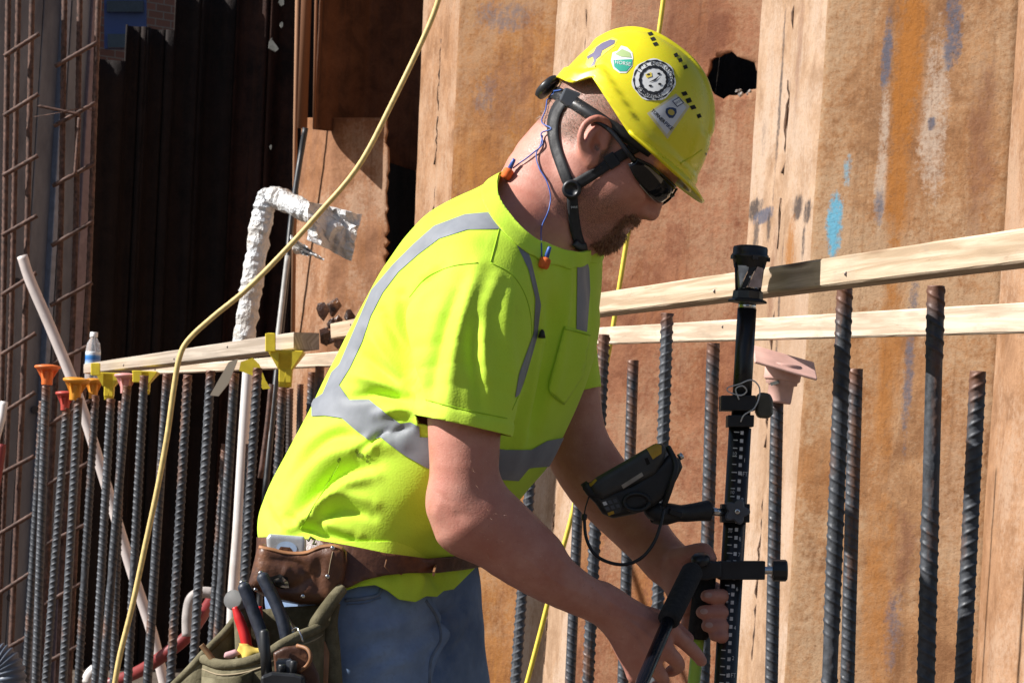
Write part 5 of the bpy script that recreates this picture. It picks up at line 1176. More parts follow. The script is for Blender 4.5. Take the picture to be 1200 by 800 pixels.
# ================================================================== hard hat
BB = bvh_of(BV, BF)
M_hat = NT('hat_plastic'); _v = M_hat.map(); M_hat.set(Base_Color=M_hat.mix(M_hat.ramp(M_hat.noise(_v, 60, 6, .7), [(.62, 0.), (.72, .35)]), M_hat.ramp(M_hat.noise(_v, 7, 3), [(.3, (.80, .70, .016)), (.7, (.85, .76, .03))]), (.55, .48, .05)), Roughness=M_hat.mr(M_hat.noise(_v, 35, 4), .3, .7, .22, .42), Specular_IOR_Level=.5, Subsurface_Weight=.08, Subsurface_Scale=.004)
M_hat.bump(M_hat.noise(_v, 120, 4), .06, .002); M_hat = M_hat.m
hat = empty('hard_hat', H(7, 60), 'yellow vented hard hat with stickers strapped on the man', 'hard hat')
def dome_pt(phi, th, out=0.0):
    n_ = 2.55-.5*math.cos(phi); c = max(math.cos(th), 1e-6)**(2/n_); s = math.sin(th)**(2/n_)
    e = 2.25; ca, sa = math.cos(phi), math.sin(phi); k = (abs(ca)**e+abs(sa)**e)**(-1/e)
    f = 7+(100+out)*c*ca*k; w_ = (83+out)*c*sa*k; u = 14+(136+out)*s
    return np.array([f, u, w_])
nphi, nth = 168, 64; G = np.array([[dome_pt(2*math.pi*i/nphi, math.pi/2*(j/(nth-1))**.9) for i in range(nphi)] for j in range(nth)])
G2 = np.array([[dome_pt(2*math.pi*i/nphi, math.pi/2*(j/(nth-1))**.9, 1.0) for i in range(nphi)] for j in range(nth)]); GN = nrm(G2-G)
def sstep(a, b, x): t = np.clip((x-a)/(b-a), 0, 1); return t*t*(3-2*t)
fq, uq, sq = G[..., 0], G[..., 1], G[..., 2]
rim = np.interp(fq, [-120, -74, -64, -48, 18, 30, 92, 130], [36, 36, 38, 57, 33, 29, 27, 27])
ext = 3.2*(1-sstep(rim+15, rim+19, uq))                                              # thick lower band
ext += 3.6*(1-sstep(17, 22, np.abs(sq)+.04*(fq-7)))*sstep(86, 100, uq)                # raised crest
ext += 1.8*(1-sstep(34, 38, np.abs(np.abs(sq)-50)+18*(uq < 70)))*sstep(75, 88, uq)*(1-sstep(128, 134, uq))*0
ext += 2.0*sstep(56, 62, fq)*(1-sstep(40, 46, np.abs(sq)))*(1-sstep(84, 92, uq))*1.0   # front badge plate
G = G+GN*ext[..., None]
Vh = np.array([H(*g) for g in G.reshape(-1, 3)]); idx = np.arange(nphi*nth).reshape(nth, nphi); nx = np.roll(idx, -1, 1)
Fh = np.stack([idx[:-1], nx[:-1], nx[1:], idx[1:]], -1).reshape(-1, 4); s_rim = (rim-G[..., 1]).reshape(-1)
Vs, Fs, _ = clip(Vh, Fh, s_rim)
cen = H(7, 60); nf = np.cross(Vs[Fs[:, 1]]-Vs[Fs[:, 0]], Vs[Fs[:, 2]]-Vs[Fs[:, 0]])
if ((Vs[Fs[:, 0]]-cen)*nf).sum() < 0: Fs = Fs[:, ::-1]
shell = mk('shell', Vs, Fs, M_hat, hat, smooth=True); solid(shell, .0032, -1); HB = bvh_of(Vs, Fs)
# visor
rows = []; m_ = 41
for k, t in enumerate((0, .12, .35, .6, .82, .95, 1.0)):
    row = []
    for i in range(m_):
        ph = R_(-80+160*i/(m_-1)); b = dome_pt(ph, .10); L = 25*max(math.cos(ph*1.02), 0)**.8
        row.append(H(b[0]+L*t*math.cos(ph*.75), 35-9*t**1.3*math.cos(ph)-6*(1-math.cos(ph))*.4, b[2]+L*t*math.sin(ph*.75)*.9))
    rows.append(row)
Vv = np.array(rows).reshape(-1, 3); Fv = [(k*m_+i, k*m_+i+1, (k+1)*m_+i+1, (k+1)*m_+i) for k in range(6) for i in range(m_-1)]
solid(fixn(mk('visor', Vv, Fv, M_hat, hat, smooth=True)), .004, 0)
# vents, stickers
M_vent = plain('vent_dark', (.012, .012, .010), .9)
for x, y, a, b in ((762, 40, 7, 5), (765, 46, 7, 5), (768, 52, 7, 5), (792, 65, 6, 6), (797, 71, 6, 6), (803, 79, 6, 6), (802, 110, 8, 6), (807, 118, 8, 7), (812, 126, 8, 6), (819, 136, 6, 6), (839, 131, 5, 4)):
    decal('vent', [(x-a*.5, y-b*.2), (x+a*.2, y-b*.5), (x+a*.5, y+b*.2), (x-a*.2, y+b*.5)], HB, M_vent, hat, .0006, 2)
for ln in ((742, 78, 705, 76),): pass
def stk(n, c, rough=.35): return plain(n, c, rough, var=.05, scale=40, bump=0)
S_w = stk('sticker_white', (.80, .81, .80)); S_k = stk('sticker_black', (.02, .02, .022)); S_g = stk('sticker_green', (.05, .42, .30)); S_p = stk('sticker_purple', (.17, .15, .24)); S_gold = stk('sticker_gold', (.55, .42, .08)); S_navy = stk('sticker_navy', (.03, .05, .13)); S_dg = stk('sticker_darkgreen', (.01, .075, .035)); S_y = stk('sticker_yellow', (.85, .68, .1)); S_tan = stk('sticker_tan', (.66, .60, .34))
def circ(cx, cy, rx, ry=None, rot=0., n=40, jag=0.):
    ry = ry or rx; out = []
    for i in range(n):
        a = 2*math.pi*i/n; x, y = rx*math.cos(a)*(1+jag*math.sin(a*7)), ry*math.sin(a)*(1+jag*math.sin(a*7)); out.append((cx+x*math.cos(rot)-y*math.sin(rot), cy+x*math.sin(rot)+y*math.cos(rot)))
    return out
def text_on(body, place, bvh, mat, parent, size=1.0, off=.0014, bold=0.0, name='lettering', flip=1):
    """lettering laid on a surface; place maps text coordinates to picture coordinates"""
    cu = bpy.data.curves.new('t', 'FONT'); cu.body = body; cu.size = size; cu.align_x = 'CENTER'; cu.align_y = 'CENTER'; cu.resolution_u = 2; cu.offset = bold
    ob = bpy.data.objects.new('t', cu); COL.objects.link(ob); dg = bpy.context.evaluated_depsgraph_get(); me = ob.evaluated_get(dg).to_mesh()
    v = [tuple(x.co[:2]) for x in me.vertices]; f = [tuple(p.vertices) for p in me.polygons]; ob.evaluated_get(dg).to_mesh_clear(); bpy.data.objects.remove(ob); bpy.data.curves.remove(cu)
    V = []; ok = []
    for x, y in v:
        c = cast(bvh, *place(x, y), off); ok.append(c is not None); V.append(c if c is not None else np.zeros(3))
    F = [q for q in f if all(ok[i] for i in q)]
    return mk(name, V, F, mat, parent) if F else None
def ortho(cx, cy, ang): 
    c, s = math.cos(ang), math.sin(ang); return lambda x, y: (cx+x*c+y*s, cy+x*s-y*c)
# walking dark figure
st = decal('sticker', [(686, 76), (690, 62), (702, 52), (718, 44), (724, 47), (720, 55), (708, 64), (700, 72), (697, 80), (690, 80)], HB, S_y, hat, .0006)
decal('figure', [(716, 47), (721, 48), (720, 52), (713, 56), (706, 60), (704, 66), (699, 70), (697, 77), (692, 79), (696, 72), (695, 67), (689, 70), (688, 67), (696, 62), (699, 56), (706, 51)], HB, S_p, st or hat, .0010, 2)
st = decal('sticker', [(716, 72), (718, 62), (724, 60), (728, 54), (735, 56), (741, 62), (742, 68), (741, 78), (734, 86), (726, 86), (719, 81)], HB, S_w, hat, .0006)
decal('emblem', [(719, 71), (741, 70), (740, 77), (734, 84), (726, 84), (720, 79)], HB, S_g, st, .0011, 2); decal('emblem', [(721, 64), (729, 58), (738, 62), (740, 68), (728, 67)], HB, stk('sticker_sage', (.42, .55, .25)), st, .0011, 2)
text_on('HORSE', ortho(730, 75, .15), HB, S_w, st, 6.0, .0016)
# round clock sticker
cx, cy = 766, 94
st = decal('sticker', circ(cx, cy, 25.5, 24.5, 0, 48, .03), HB, S_w, hat, .0006)
for r0, r1, n in ((24, 22.6, 40), (17.4, 14.2, 40)):
    a = np.linspace(0, 2*math.pi, n+1); V = []; F = []
    for i in range(n+1):
        jr = .5*math.sin(i*2.3)
        V += [cast(HB, cx+(r0+jr)*math.cos(a[i]), cy+(r0+jr)*.97*math.sin(a[i]), .0011), cast(HB, cx+(r1-jr)*math.cos(a[i]), cy+(r1-jr)*.97*math.sin(a[i]), .0011)]
    F = [(2*i, 2*i+1, 2*i+3, 2*i+2) for i in range(n) if all(V[q] is not None for q in (2*i, 2*i+1, 2*i+3, 2*i+2))]; mk('ring', [v if v is not None else np.zeros(3) for v in V], F, S_k, st)
for ph, word in ((-1.1, "IT'S BEER O'CLOCK"), (1.9, 'SOMEWHERE')):
    n = len(word)
    for i, chh in enumerate(word):
        if chh == ' ': continue
        a = ph+(i-(n-1)/2)*.19*(1 if word[0] == 'I' else -1); r = 20.0
        text_on(chh, ortho(cx+r*math.cos(a), cy+r*.97*math.sin(a), a+math.pi/2*(1 if word[0] == 'I' else -1)), HB, S_k, st, 6.2, .0012, .12)
for x, y in ((-4, 7), (-6, -6), (6, -7), (7, 5)): decal('emblem', circ(cx+x, cy+y, 1.9, 1.5, .5, 9, .2), HB, S_k, st, .0012, 1.5)
decal('emblem', [(cx-10, cy-6), (cx-3, cy-9), (cx-2, cy-4), (cx-8, cy-2)], HB, S_y, st, .0012, 2); decal('clock_hand', [(cx-6, cy+3), (cx+1, cy-1), (cx+7, cy-5), (cx+2, cy+1)], HB, S_k, st, .0012, 2)
# trapezoid sticker
st = decal('sticker', [(758, 133), (792, 110), (808, 125), (782, 163)], HB, S_tan, hat, .0006); decal('sticker_face', [(762, 133), (792, 113), (804, 126), (781, 158)], HB, stk('sticker_pale', (.66, .68, .72)), st, .0011)
decal('emblem', circ(786, 132, 6.5, 6.5, 0, 10, .12), HB, S_navy, st, .0016, 2); decal('emblem', circ(786, 132, 4.2, 3.4, .5, 8), HB, S_gold, st, .0020, 2)
decal('frame_box', [(787, 119), (795, 114), (801, 121), (793, 126)], HB, S_navy, st, .0016, 2); decal('frame_box', [(788.4, 119), (795, 115.4), (799.4, 121), (793, 124.6)], HB, S_w, st, .0020, 2); text_on('2020', ortho(794, 120, -.55), HB, S_navy, st, 4, .0024)
text_on('TURNER', ortho(771, 136.5, .78), HB, S_k, st, 5.4, .0017, .14); text_on('PIKE', ortho(783, 148, .72), HB, S_navy, st, 6.2, .0017, .1)
st = decal('sticker', [(826, 180), (832, 172), (840, 156), (841, 165), (836, 178), (829, 187)], HB, S_dg, hat, .0008, 2)
if st: text_on('VOLVO', ortho(834, 172, -1.1), HB, S_w, st, 7, .0014)
# ridge lines on the shell
line_on('rib', [(797, 192), (808, 186), (822, 176)], HB, .0016, M_hat, hat, .0004, 12)
# headband and ratchet under the shell
M_blkp = plain('black_plastic', (.02, .021, .024), .4, var=.2, scale=40); M_web = plain('black_webbing', (.014, .014, .016), .62, var=.2, scale=120, bump=.3); M_gry = plain('grey_plastic', (.10, .11, .13), .35)
hb = []
for i in range(49):
    a = 2*math.pi*i/48; hb.append(H(-1+88*math.cos(a), 24+12*(math.cos(a) > 0)*math.cos(a)-4*(math.cos(a) < 0)*math.cos(a)*-1, 69*math.sin(a)))
hb = np.array(hb); Vb_ = np.vstack([hb+HU*.010, hb-HU*.010]); solid(mk('headband', Vb_, [(i, i+1, 49+i+1, 49+i) for i in range(48)], M_blkp, hat, smooth=True), .003, 0)
def slab(name, poly, y, half, mat, parent, bev=.0015):
    V, F = prism([Q(x, yy, y-half) for x, yy in poly], np.array([0, 2*half, 0])); o = fixn(mk(name, V, F, mat, parent)); bevel(o, bev, 2); return o
slab('ratchet', [(662, 102), (684, 110), (690, 128), (680, 131), (664, 125), (655, 117)], -.035, .03, M_gry, hat, .003)
ax = nrm(-HF+.15*HU); kp = H(-91, 20, -14); mk('ratchet_knob', *lathe([(.006, 0), (.020, .001), (.0215, .004), (.0215, .011), (.018, .0135), (.004, .014)], kp, ax, 26), M_blkp, hat, smooth=True)
mk('rivet', *lathe([(.0045, 0), (.0045, .002), (.003, .003)], Q(680, 122, -.066), (0, -1, 0), 14), stk('rivet_grey', (.55, .56, .57)), hat, smooth=True)
# chin straps
ribbon('strap', [(660, 120), (652, 134), (649, 150), (651, 170), (659, 195), (668, 219)], 13, BB, M_web, hat, .003, 34)
ribbon('strap', [(752, 168), (735, 178), (716, 190), (694, 205), (672, 218)], 13.5, BB, M_web, hat, .003, 34)
ribbon('strap', [(670, 222), (671, 245), (673, 268), (679, 290)], [13, 13, 12.5, 12], BB, M_web, hat, .003, 30)
ribbon('strap_keeper', [(670, 284), (677, 289), (684, 288)], 9, BB, M_blkp, hat, .006, 10)
c = cast(BB, 670, 222, .005); nd = nrm(CAMP-c); mk('strap_node', *lathe([(.0125, -.003), (.0145, 0), (.0145, .004), (.012, .0062), (.009, .0068), (.0088, .0052), (.0005, .0056)], c, nd, 28), M_blkp, hat, smooth=True)
c = cast(BB, 717, 189, .003); e1 = nrm(Q(728, 182)-Q(706, 196)); bevel(mk('buckle', *bar(c-e1*.009, c+e1*.009, .006, .022, np.cross(e1, CF), .001), M_blkp, hat), .001)
text_on('petzl', ortho(672, 242, .0), BB, S_w, hat, 4, .0062)

# ================================================================== sunglasses
gl = empty('sunglasses', H(80, 8, 0), 'black wraparound sunglasses worn under the hard hat visor', 'sunglasses')
M_lens = NT('dark_lens'); M_lens.set(Base_Color=(.008, .008, .010), Roughness=.04, Specular_IOR_Level=.45); M_lens = M_lens.m
M_frm = plain('frame_gloss', (.012, .013, .018), .18, var=.1, bump=0); M_edge = plain('silver_edge', (.6, .6, .62), .25, .6)
for sg in (-1, 1):
    V = []; n = 18; m = 9
    for i in range(n):
        t = i/(n-1); a = R_(6+78*t); f = 97-52*(1-math.cos(a))**1.0*1.05; s = sg*(4+62*math.sin(a)**1.15*.98)
        top = 19-2*t*t-8*max(0, t-.75)*2; bot = -12+12*t**2+5*(1-t)**3+3*max(0, t-.8)*5
        for j in range(m):
            v = j/(m-1); u = bot*(1-v)+top*v; bul = 2.5*math.sin(v*math.pi)-3*(1-v); V.append(H(f+bul, u, s))
    F = [(i*m+j, i*m+j+1, (i+1)*m+j+1, (i+1)*m+j) for i in range(n-1) for j in range(m-1)]
    solid(fixn(mk('lens', V, F, M_lens, gl, smooth=True)), .0022, 0)
    mk('lens_edge', *tube([V[i*m]+0*HU for i in range(0, 12)], .0011, 6), M_edge, gl, smooth=True)
    mk('brow_bar', *tube([V[i*m+m-1] for i in range(n)], .0019, 8), M_frm, gl, smooth=True)
    tp = [V[(n-1)*m+m-3], H(36, 14, sg*71), H(12, 20, sg*72), H(-8, 20, sg*71), H(-22, 14, sg*70)]
    p = spline(tp, 20); Vt, Ft = tube(p, np.linspace(.0045, .0032, 20), 8); mk('temple', Vt, Ft, M_frm, gl, smooth=True)
mk('nose_bridge', *tube([H(97, 8, -7), H(99, 10, 0), H(97, 8, 7)], .003, 8), M_frm, gl, smooth=True)

# ================================================================== ear plugs on a cord
ep = empty('ear_plugs', Q(634, 313, -.14), 'orange foam ear plugs on a thin blue cord round the neck', 'ear plugs')
M_bcord = plain('blue_cord', (.05, .12, .42), .4, var=.1); M_foam = plain('orange_foam', (.85, .17, .03), .85, var=.15, scale=120, bump=.3)
ALLB = bvh_of(np.vstack([BV, CV]), np.vstack([tris(BF), CF3+len(BV)]))
def on_all(line, off=.003, n=50):
    p = spline(np.c_[np.array(line, float), np.zeros(len(line))], n)[:, :2]; out = [cast(ALLB, x, y, off) for x, y in p]; idx = [i for i, o in enumerate(out) if o is not None]
    out = [o if o is not None else P(*p[i], out[min(idx, key=lambda q: abs(q-i))][1]+4.5) for i, o in enumerate(out)]
    out = np.array(out); D = out[:, 1]; D2 = np.convolve(np.r_[[D[0]]*3, D, [D[-1]]*3], np.ones(7)/7, 'valid'); out[:, 1] = np.minimum(D, D2); return out
mk('cord', *tube(on_all([(660, 107), (646, 112), (642, 130), (637, 145), (648, 152), (636, 158), (637, 170), (626, 181), (612, 192), (603, 199)], .004), .0011, 6), M_bcord, ep, smooth=True)
mk('cord', *tube(on_all([(637, 160), (634, 172), (629, 182), (632, 198), (640, 212), (645, 232), (641, 250), (633, 270), (633, 302)], .003), .0011, 6), M_bcord, ep, smooth=True)
def plug(px, py, qx, qy, off=.009):
    a = cast(ALLB, px, py, off, 4.4); b = cast(ALLB, qx, qy, off, 4.4); b = P(qx, qy, a[1]+4.5); d = nrm(b-a)
    mk('stem', *lathe([(.0022, -.018), (.003, -.016), (.0036, 0)], a, d, 12), M_bcord, ep, smooth=True)
    mk('plug', *lathe([(.003, -.002), (.0075, 0), (.0082, .003), (.0082, .011), (.0065, .0145), (.001, .0155)], a, d, 20), M_foam, ep, smooth=True)
plug(634, 305, 634, 320); plug(601, 203, 591, 211)
tag(mk('mic_clip', *lathe([(.0015, 0), (.0035, .003), (.0055, .012), (.001, .0125)], cast(SB, 633, 385, .004, 4.35), (0, -.2, -1), 12), M_blkp, loc=cast(SB, 633, 385, .004, 4.35), smooth=True), 'tiny dark green clip hanging on the shirt front', 'clip')
# ================================================================== tool belt
M_lea = NT('brown_leather'); _v = M_lea.map(); M_lea.set(Base_Color=M_lea.mix(M_lea.ramp(M_lea.noise(_v, 30, 6, .65), [(.5, 0.), (.75, 1.)]), M_lea.ramp(M_lea.noise(_v, 9, 4), [(.3, (.045, .018, .011)), (.7, (.125, .05, .025))]), (.24, .10, .045)), Roughness=.42, Specular_IOR_Level=.5); _b = M_lea.bump(M_lea.noise(_v, 70, 5, .6), .4, .004); M_lea = M_lea.m
M_lea2 = plain('tan_leather', (.33, .15, .065), .6, var=.25, scale=30, bump=.2)
M_cnv = NT('olive_canvas'); _v = M_cnv.map(); _w = M_cnv.wave(M_cnv.map((1, 1, 1), rot=(.2, .5, .3)), 330, 1, 2); M_cnv.set(Base_Color=M_cnv.mix(M_cnv.ramp(M_cnv.noise(_v, 18, 6, .65), [(.4, 0.), (.75, 1.)]), (.115, .10, .06), (.27, .24, .155)), Roughness=.95, Specular_IOR_Level=.1); _b = M_cnv.bump(_w, .35, .001); M_cnv.bump(M_cnv.noise(_v, 45, 5, .6), .6, .006, _b); M_cnv = M_cnv.m
M_chr = plain('chrome', (.68, .69, .70), .22, 1.0, var=.1, scale=40, bump=.05); M_steel = plain('worn_steel', (.42, .42, .42), .4, .9, var=.25, scale=50); M_thread = plain('stitch', (.35, .28, .18), .9)
belt = empty('tool_belt', Q(350, 690, -.18), 'brown leather belt with pouch and olive canvas tool bag on the hip', 'tool belt')
LV, LF = surf(lambda p: f_jeans(p, 1.2)-.0145, (-.44, -.36, .82), (.22, .32, 1.08), .006); lq = PX(LV)
up = np.interp(lq[:, 0], [280, 320, 370, 410, 450, 500, 545, 570], [628, 630, 633, 640, 648, 654, 650, 645]); dn_ = np.interp(lq[:, 0], [280, 320, 370, 407, 425, 450, 480, 510, 545, 570], [664, 668, 676, 689, 680, 674, 671, 671, 666, 662])
V, F, _ = clip(LV, LF, np.maximum(up-lq[:, 1], lq[:, 1]-dn_)*U1); solid(mk('belt', V, F, M_lea, belt, smooth=True), .004, 1); LB = bvh_of(V, F)
mk('belt_loop', *tube([cast(LB, x, y, .003, 4.35) for x, y in ((452, 656), (450, 664), (455, 671), (464, 673), (469, 672))], .0018, 6), M_lea2, belt, smooth=True)
mk('belt_slot', *bar(cast(LB, 508, 663, .004, 4.3), cast(LB, 508, 672, .004, 4.3), .006, .003, (0, -1, 0)), M_lea2, belt)
# leather pouch
PY = -.215
pV, pF = puff([(301, 645), (306, 637), (318, 641), (335, 645), (358, 645), (376, 638), (392, 637), (403, 642), (407, 655), (405, 676), (396, 700), (388, 708), (350, 707), (322, 702), (301, 694), (290, 686), (296, 664)], PY, .030, .022, h=.003)
pN = vnormals(pV, pF); pV = pV+pN*(folds(pV, pN, [([(312, 655), (350, 660), (368, 690)], -5, 5), ([(310, 690), (345, 688), (366, 672)], -6, 5), ([(376, 645), (372, 680), (378, 705)], -5, 6), ([(330, 668), (340, 672)], 4, 9)])+.0022*vnoise(pV, 30, 9))[:, None]
pouch = mk('pouch', pV, pF, M_lea, belt, smooth=True); PB = bvh_of(pV, pF)
ribbon('pouch_edge', [(304, 641), (318, 644), (336, 648), (358, 648), (376, 641), (392, 640), (402, 644)], 3, PB, M_lea2, pouch, .0008, 24, .002)
decal('pouch_flap', [(403, 645), (409, 644), (409, 652), (407, 665), (404, 656)], PB, M_lea2, pouch, .002, 2)
M_dk = plain('deep_dark', (.01, .008, .007), .9); decal('slot', [(316, 676), (328, 672), (337, 676), (340, 688), (330, 689), (318, 684)], PB, M_dk, pouch, .0012, 2)
decal('blade', [(318, 679), (332, 675), (338, 682), (339, 688), (325, 685)], PB, M_chr, pouch, .0026, 2)
for x, y in ((390, 642), (384, 675), (355, 698), (300, 690)):
    c = cast(PB, x, y, .0005, 4.27); mk('rivet', *lathe([(.0034, 0), (.0034, .001), (.002, .002), (.0004, .0022)], c, nrm(CAMP-c), 12), M_chr, pouch, smooth=True)
line_on('stitching', [(390, 646), (387, 660), (385, 672)], PB, .0006, M_thread, pouch, .0006, 16, 5)
# steel tape in the pouch
tp = empty('tape_measure', Q(335, 640, -.225), 'silver cased tape measure sticking out of the leather pouch', 'tape measure')
tV, tF = puff([(312, 630), (316, 625), (356, 628), (359, 633), (358, 660), (314, 656)], -.222, .014, .006, h=.0016); mk('case', tV, tF, plain('silver_case', (.62, .63, .64), .3, .4, var=.12, scale=60, bump=.05), tp, smooth=True); TB_ = bvh_of(tV, tF)
decal('face_label', circ(336, 642, 12, 8, .1, 20), TB_, plain('pale_blue_print', (.45, .58, .78), .3), tp, .0006, 2); decal('grip', [(325, 646), (329, 640), (340, 641), (345, 648)], TB_, M_lea, tp, .001, 2)
tag(mk('key_clip', *tube(np.array([Q(x, y, -.225) for x, y in ((361, 634), (364, 629), (369, 632), (367, 637), (371, 637))]), .0022, 6), plain('olive_cord', (.12, .13, .03), .7), loc=Q(365, 633, -.225)), 'knotted olive cord beside the tape measure', 'cord')
# canvas bag
BY = -.25
def sheet(name, top, ybot, mat, dep, dep2=None, n=26, m=16, parent=belt, th=.004, wob=.004):
    t = spline(np.c_[np.array(top, float), np.zeros(len(top))], n)[:, :2]; V = []
    for j in range(m):
        v = j/(m-1)
        for i in range(n):
            u = i/(n-1); y = t[i, 1]*(1-v)+ybot*v; x = t[i, 0]+(-6*v); d = dep(u, v); V.append(Q(x, y, d))
    V = np.array(V); V[:, 1] += wob*vnoise(V, 25, 3)
    F = [(j*n+i, j*n+i+1, (j+1)*n+i+1, (j+1)*n+i) for j in range(m-1) for i in range(n-1)]
    o = mk(name, V, F, mat, parent, smooth=True); solid(o, th, 0); return V.reshape(m, n, 3)
bag = empty('bag_frame', (0, 0, 0)); bpy.data.objects.remove(bag)
sheet('back_panel', [(262, 737), (277, 722), (296, 716), (330, 711), (365, 709), (392, 704)], 960, M_cnv, lambda u, v: -.205+.0*u)
g_ = sheet('front_panel', [(237, 771), (258, 778), (285, 776), (310, 768), (330, 755), (350, 745), (372, 736), (384, 726)], 960, M_cnv, lambda u, v: -.225-.085*math.sin(math.pi*min(1, max(0, u)))**.7-.015*v)
mk('rim', *tube(g_[0], .0075, 10), M_cnv, belt, smooth=True); mk('rim_stitching', *tube(g_[0]-np.array([0, .004, .014]), .0012, 5), M_thread, belt, smooth=True)
s2 = sheet('side_panel', [(203, 803), (222, 784), (240, 764), (262, 742), (277, 724)], 960, M_cnv, lambda u, v: -.20-.03*math.sin(math.pi*u)); mk('rim', *tube(s2[0], .006, 10), M_cnv, belt, smooth=True)
mk('hanger_strap', *tube(spline([Q(400, 690, -.235), Q(392, 700, -.25), Q(382, 714, -.262), Q(373, 728, -.265), Q(368, 738, -.262)], 24), np.linspace(.009, .012, 24), 10), M_cnv, belt, smooth=True)
mk('hanger_strap', *tube(spline([Q(390, 706, -.235), Q(386, 730, -.24), Q(388, 760, -.24), Q(392, 830, -.24)], 20), np.linspace(.011, .014, 20), 10), M_cnv, belt, smooth=True)
for px0 in ((244, 788, 290, 786),):
    sheet('small_pocket', [(238, 792), (262, 795), (285, 790), (300, 783)], 930, M_cnv, lambda u, v: -.29-.045*math.sin(math.pi*u), n=16, m=10); 
hV, hF = puff([(320, 764), (333, 757), (352, 755), (362, 765), (374, 790), (378, 830), (325, 830)], -.345, .006, .006, h=.003); mk('radio_holster', hV, hF, M_lea, belt, smooth=True)
mk('holster_tab', *tube(spline([Q(348, 756, -.355), Q(360, 760, -.365), Q(364, 770, -.37), Q(360, 779, -.365), Q(350, 787, -.36)], 18), .0028, 8), M_lea2, belt, smooth=True)
sheet('knife_sheath', [(372, 752), (380, 750), (386, 765)], 900, M_lea2, lambda u, v: -.255, n=6, m=5)
mk('tie_wire', *tube(spline([Q(342, 738, -.325), Q(348, 735, -.335), Q(352, 742, -.342), Q(355, 752, -.342)], 12), .0014, 6), M_chr, belt, smooth=True)
def tool(name, pts, rs, mat, label, cat, seg=12, n=24):
    p = spline([Q(*q) for q in pts], n); r = np.interp(np.linspace(0, 1, n), np.linspace(0, 1, len(rs)), rs); return tag(mk(name, *tube(p, r, seg), mat, loc=p.mean(0), smooth=True), label, cat)
M_hnd = plain('dipped_handle', (.022, .028, .045), .5, var=.3, scale=90, bump=.3); M_red = plain('red_grip', (.62, .025, .025), .35, var=.1)
def pliers():
    e = empty('pliers', Q(318, 760, -.27), 'pliers with two long dark blue dipped handles in the canvas bag', 'pliers')
    for pts in ([(284, 683, -.27), (291, 700, -.272), (299, 722, -.275), (309, 752, -.28), (315, 800, -.28)], [(306, 672, -.265), (313, 686, -.268), (323, 706, -.272), (332, 730, -.277), (338, 760, -.28)]):
        p = spline([Q(*q) for q in pts], 26); r = np.full(26, .0092); r[0] = .0055; r[1] = .0085; mk('handle', *tube(p, r, 14), M_hnd, e, smooth=True)
        mk('handle_tip', *lathe([(.0045, 0), (.004, .003), (.001, .0045)], p[0], nrm(p[0]-p[1]), 12), M_steel, e, smooth=True)
    tool_b = mk('jaw', *tube([Q(333, 722, -.262), Q(342, 742, -.265), Q(346, 760, -.265)], [.006, .008, .007], 8), M_steel, e, smooth=True)
pliers()
tool('screwdriver', [(275, 711, -.262), (280, 724, -.264), (287, 745, -.268), (290, 765, -.27)], [.004, .0072, .0078, .0075], M_red, 'red handled tool standing in the canvas bag', 'screwdriver')
tool('screwdriver', [(304, 710, -.235), (305, 740, -.238), (307, 770, -.24)], [.0045, .0045, .004], M_red, 'thin red handled tool right behind the pliers', 'screwdriver')
tool('pencil', [(236, 755, -.262), (243, 764, -.262), (252, 776, -.262)], [.0042, .0042, .0042], plain('pencil_wood', (.30, .17, .08), .6), 'carpenter pencil stub leaning in the corner of the bag', 'pencil', 8)
yV, yF = puff([(278, 752), (292, 750), (300, 757), (312, 758), (316, 768), (296, 776), (282, 774)], -.27, .018, .015, h=.003); yN = vnormals(yV, yF); yV = yV+yN*(.005*vnoise(yV, 60, 4))[:, None]
tag(mk('glove', yV, yF, plain('yellow_cloth', (.72, .52, .10), .8, var=.2), loc=Q(296, 764, -.27), smooth=True), 'crumpled yellow work glove inside the canvas bag', 'glove')
kV, kF = puff([(263, 764), (276, 760), (283, 766), (270, 772), (262, 770)], -.275, .008, .008, h=.002); tag(mk('chalk_bag', kV, kF, plain('pink_cloth', (.55, .32, .33), .8), loc=Q(272, 767, -.275), smooth=True), 'small pink cloth pad inside the bag rim', 'cloth')
hm = empty('hammer', Q(275, 740, -.23), 'framing hammer with round waffled steel face behind the bag', 'hammer')
t_ = NT('waffle_steel'); _w1 = t_.wave(t_.map(), 260, 0, 1, dir='X'); _w2 = t_.wave(t_.map(), 260, 0, 1, dir='Z'); t_.set(Base_Color=t_.mix(t_.math('MULTIPLY', _w1, _w2), (.22, .22, .22), (.6, .58, .55)), Metallic=.7, Roughness=.45); t_.bump(t_.math('MULTIPLY', _w1, _w2), 1., .002)
c = Q(273, 702, -.245); ax = nrm((-.35, -1, .25)); mk('face', *lathe([(.006, -.045), (.0125, -.04), (.0125, -.016), (.0142, -.008), (.0142, 0), (.0135, .001), (.0004, .001)], c, ax, 28), t_.m, hm, smooth=True)
mk('handle', *tube(spline([Q(279, 700, -.215), Q(284, 730, -.225), Q(286, 790, -.23), Q(288, 900, -.23)], 16), .012, 12), M_cnv, hm, smooth=True)
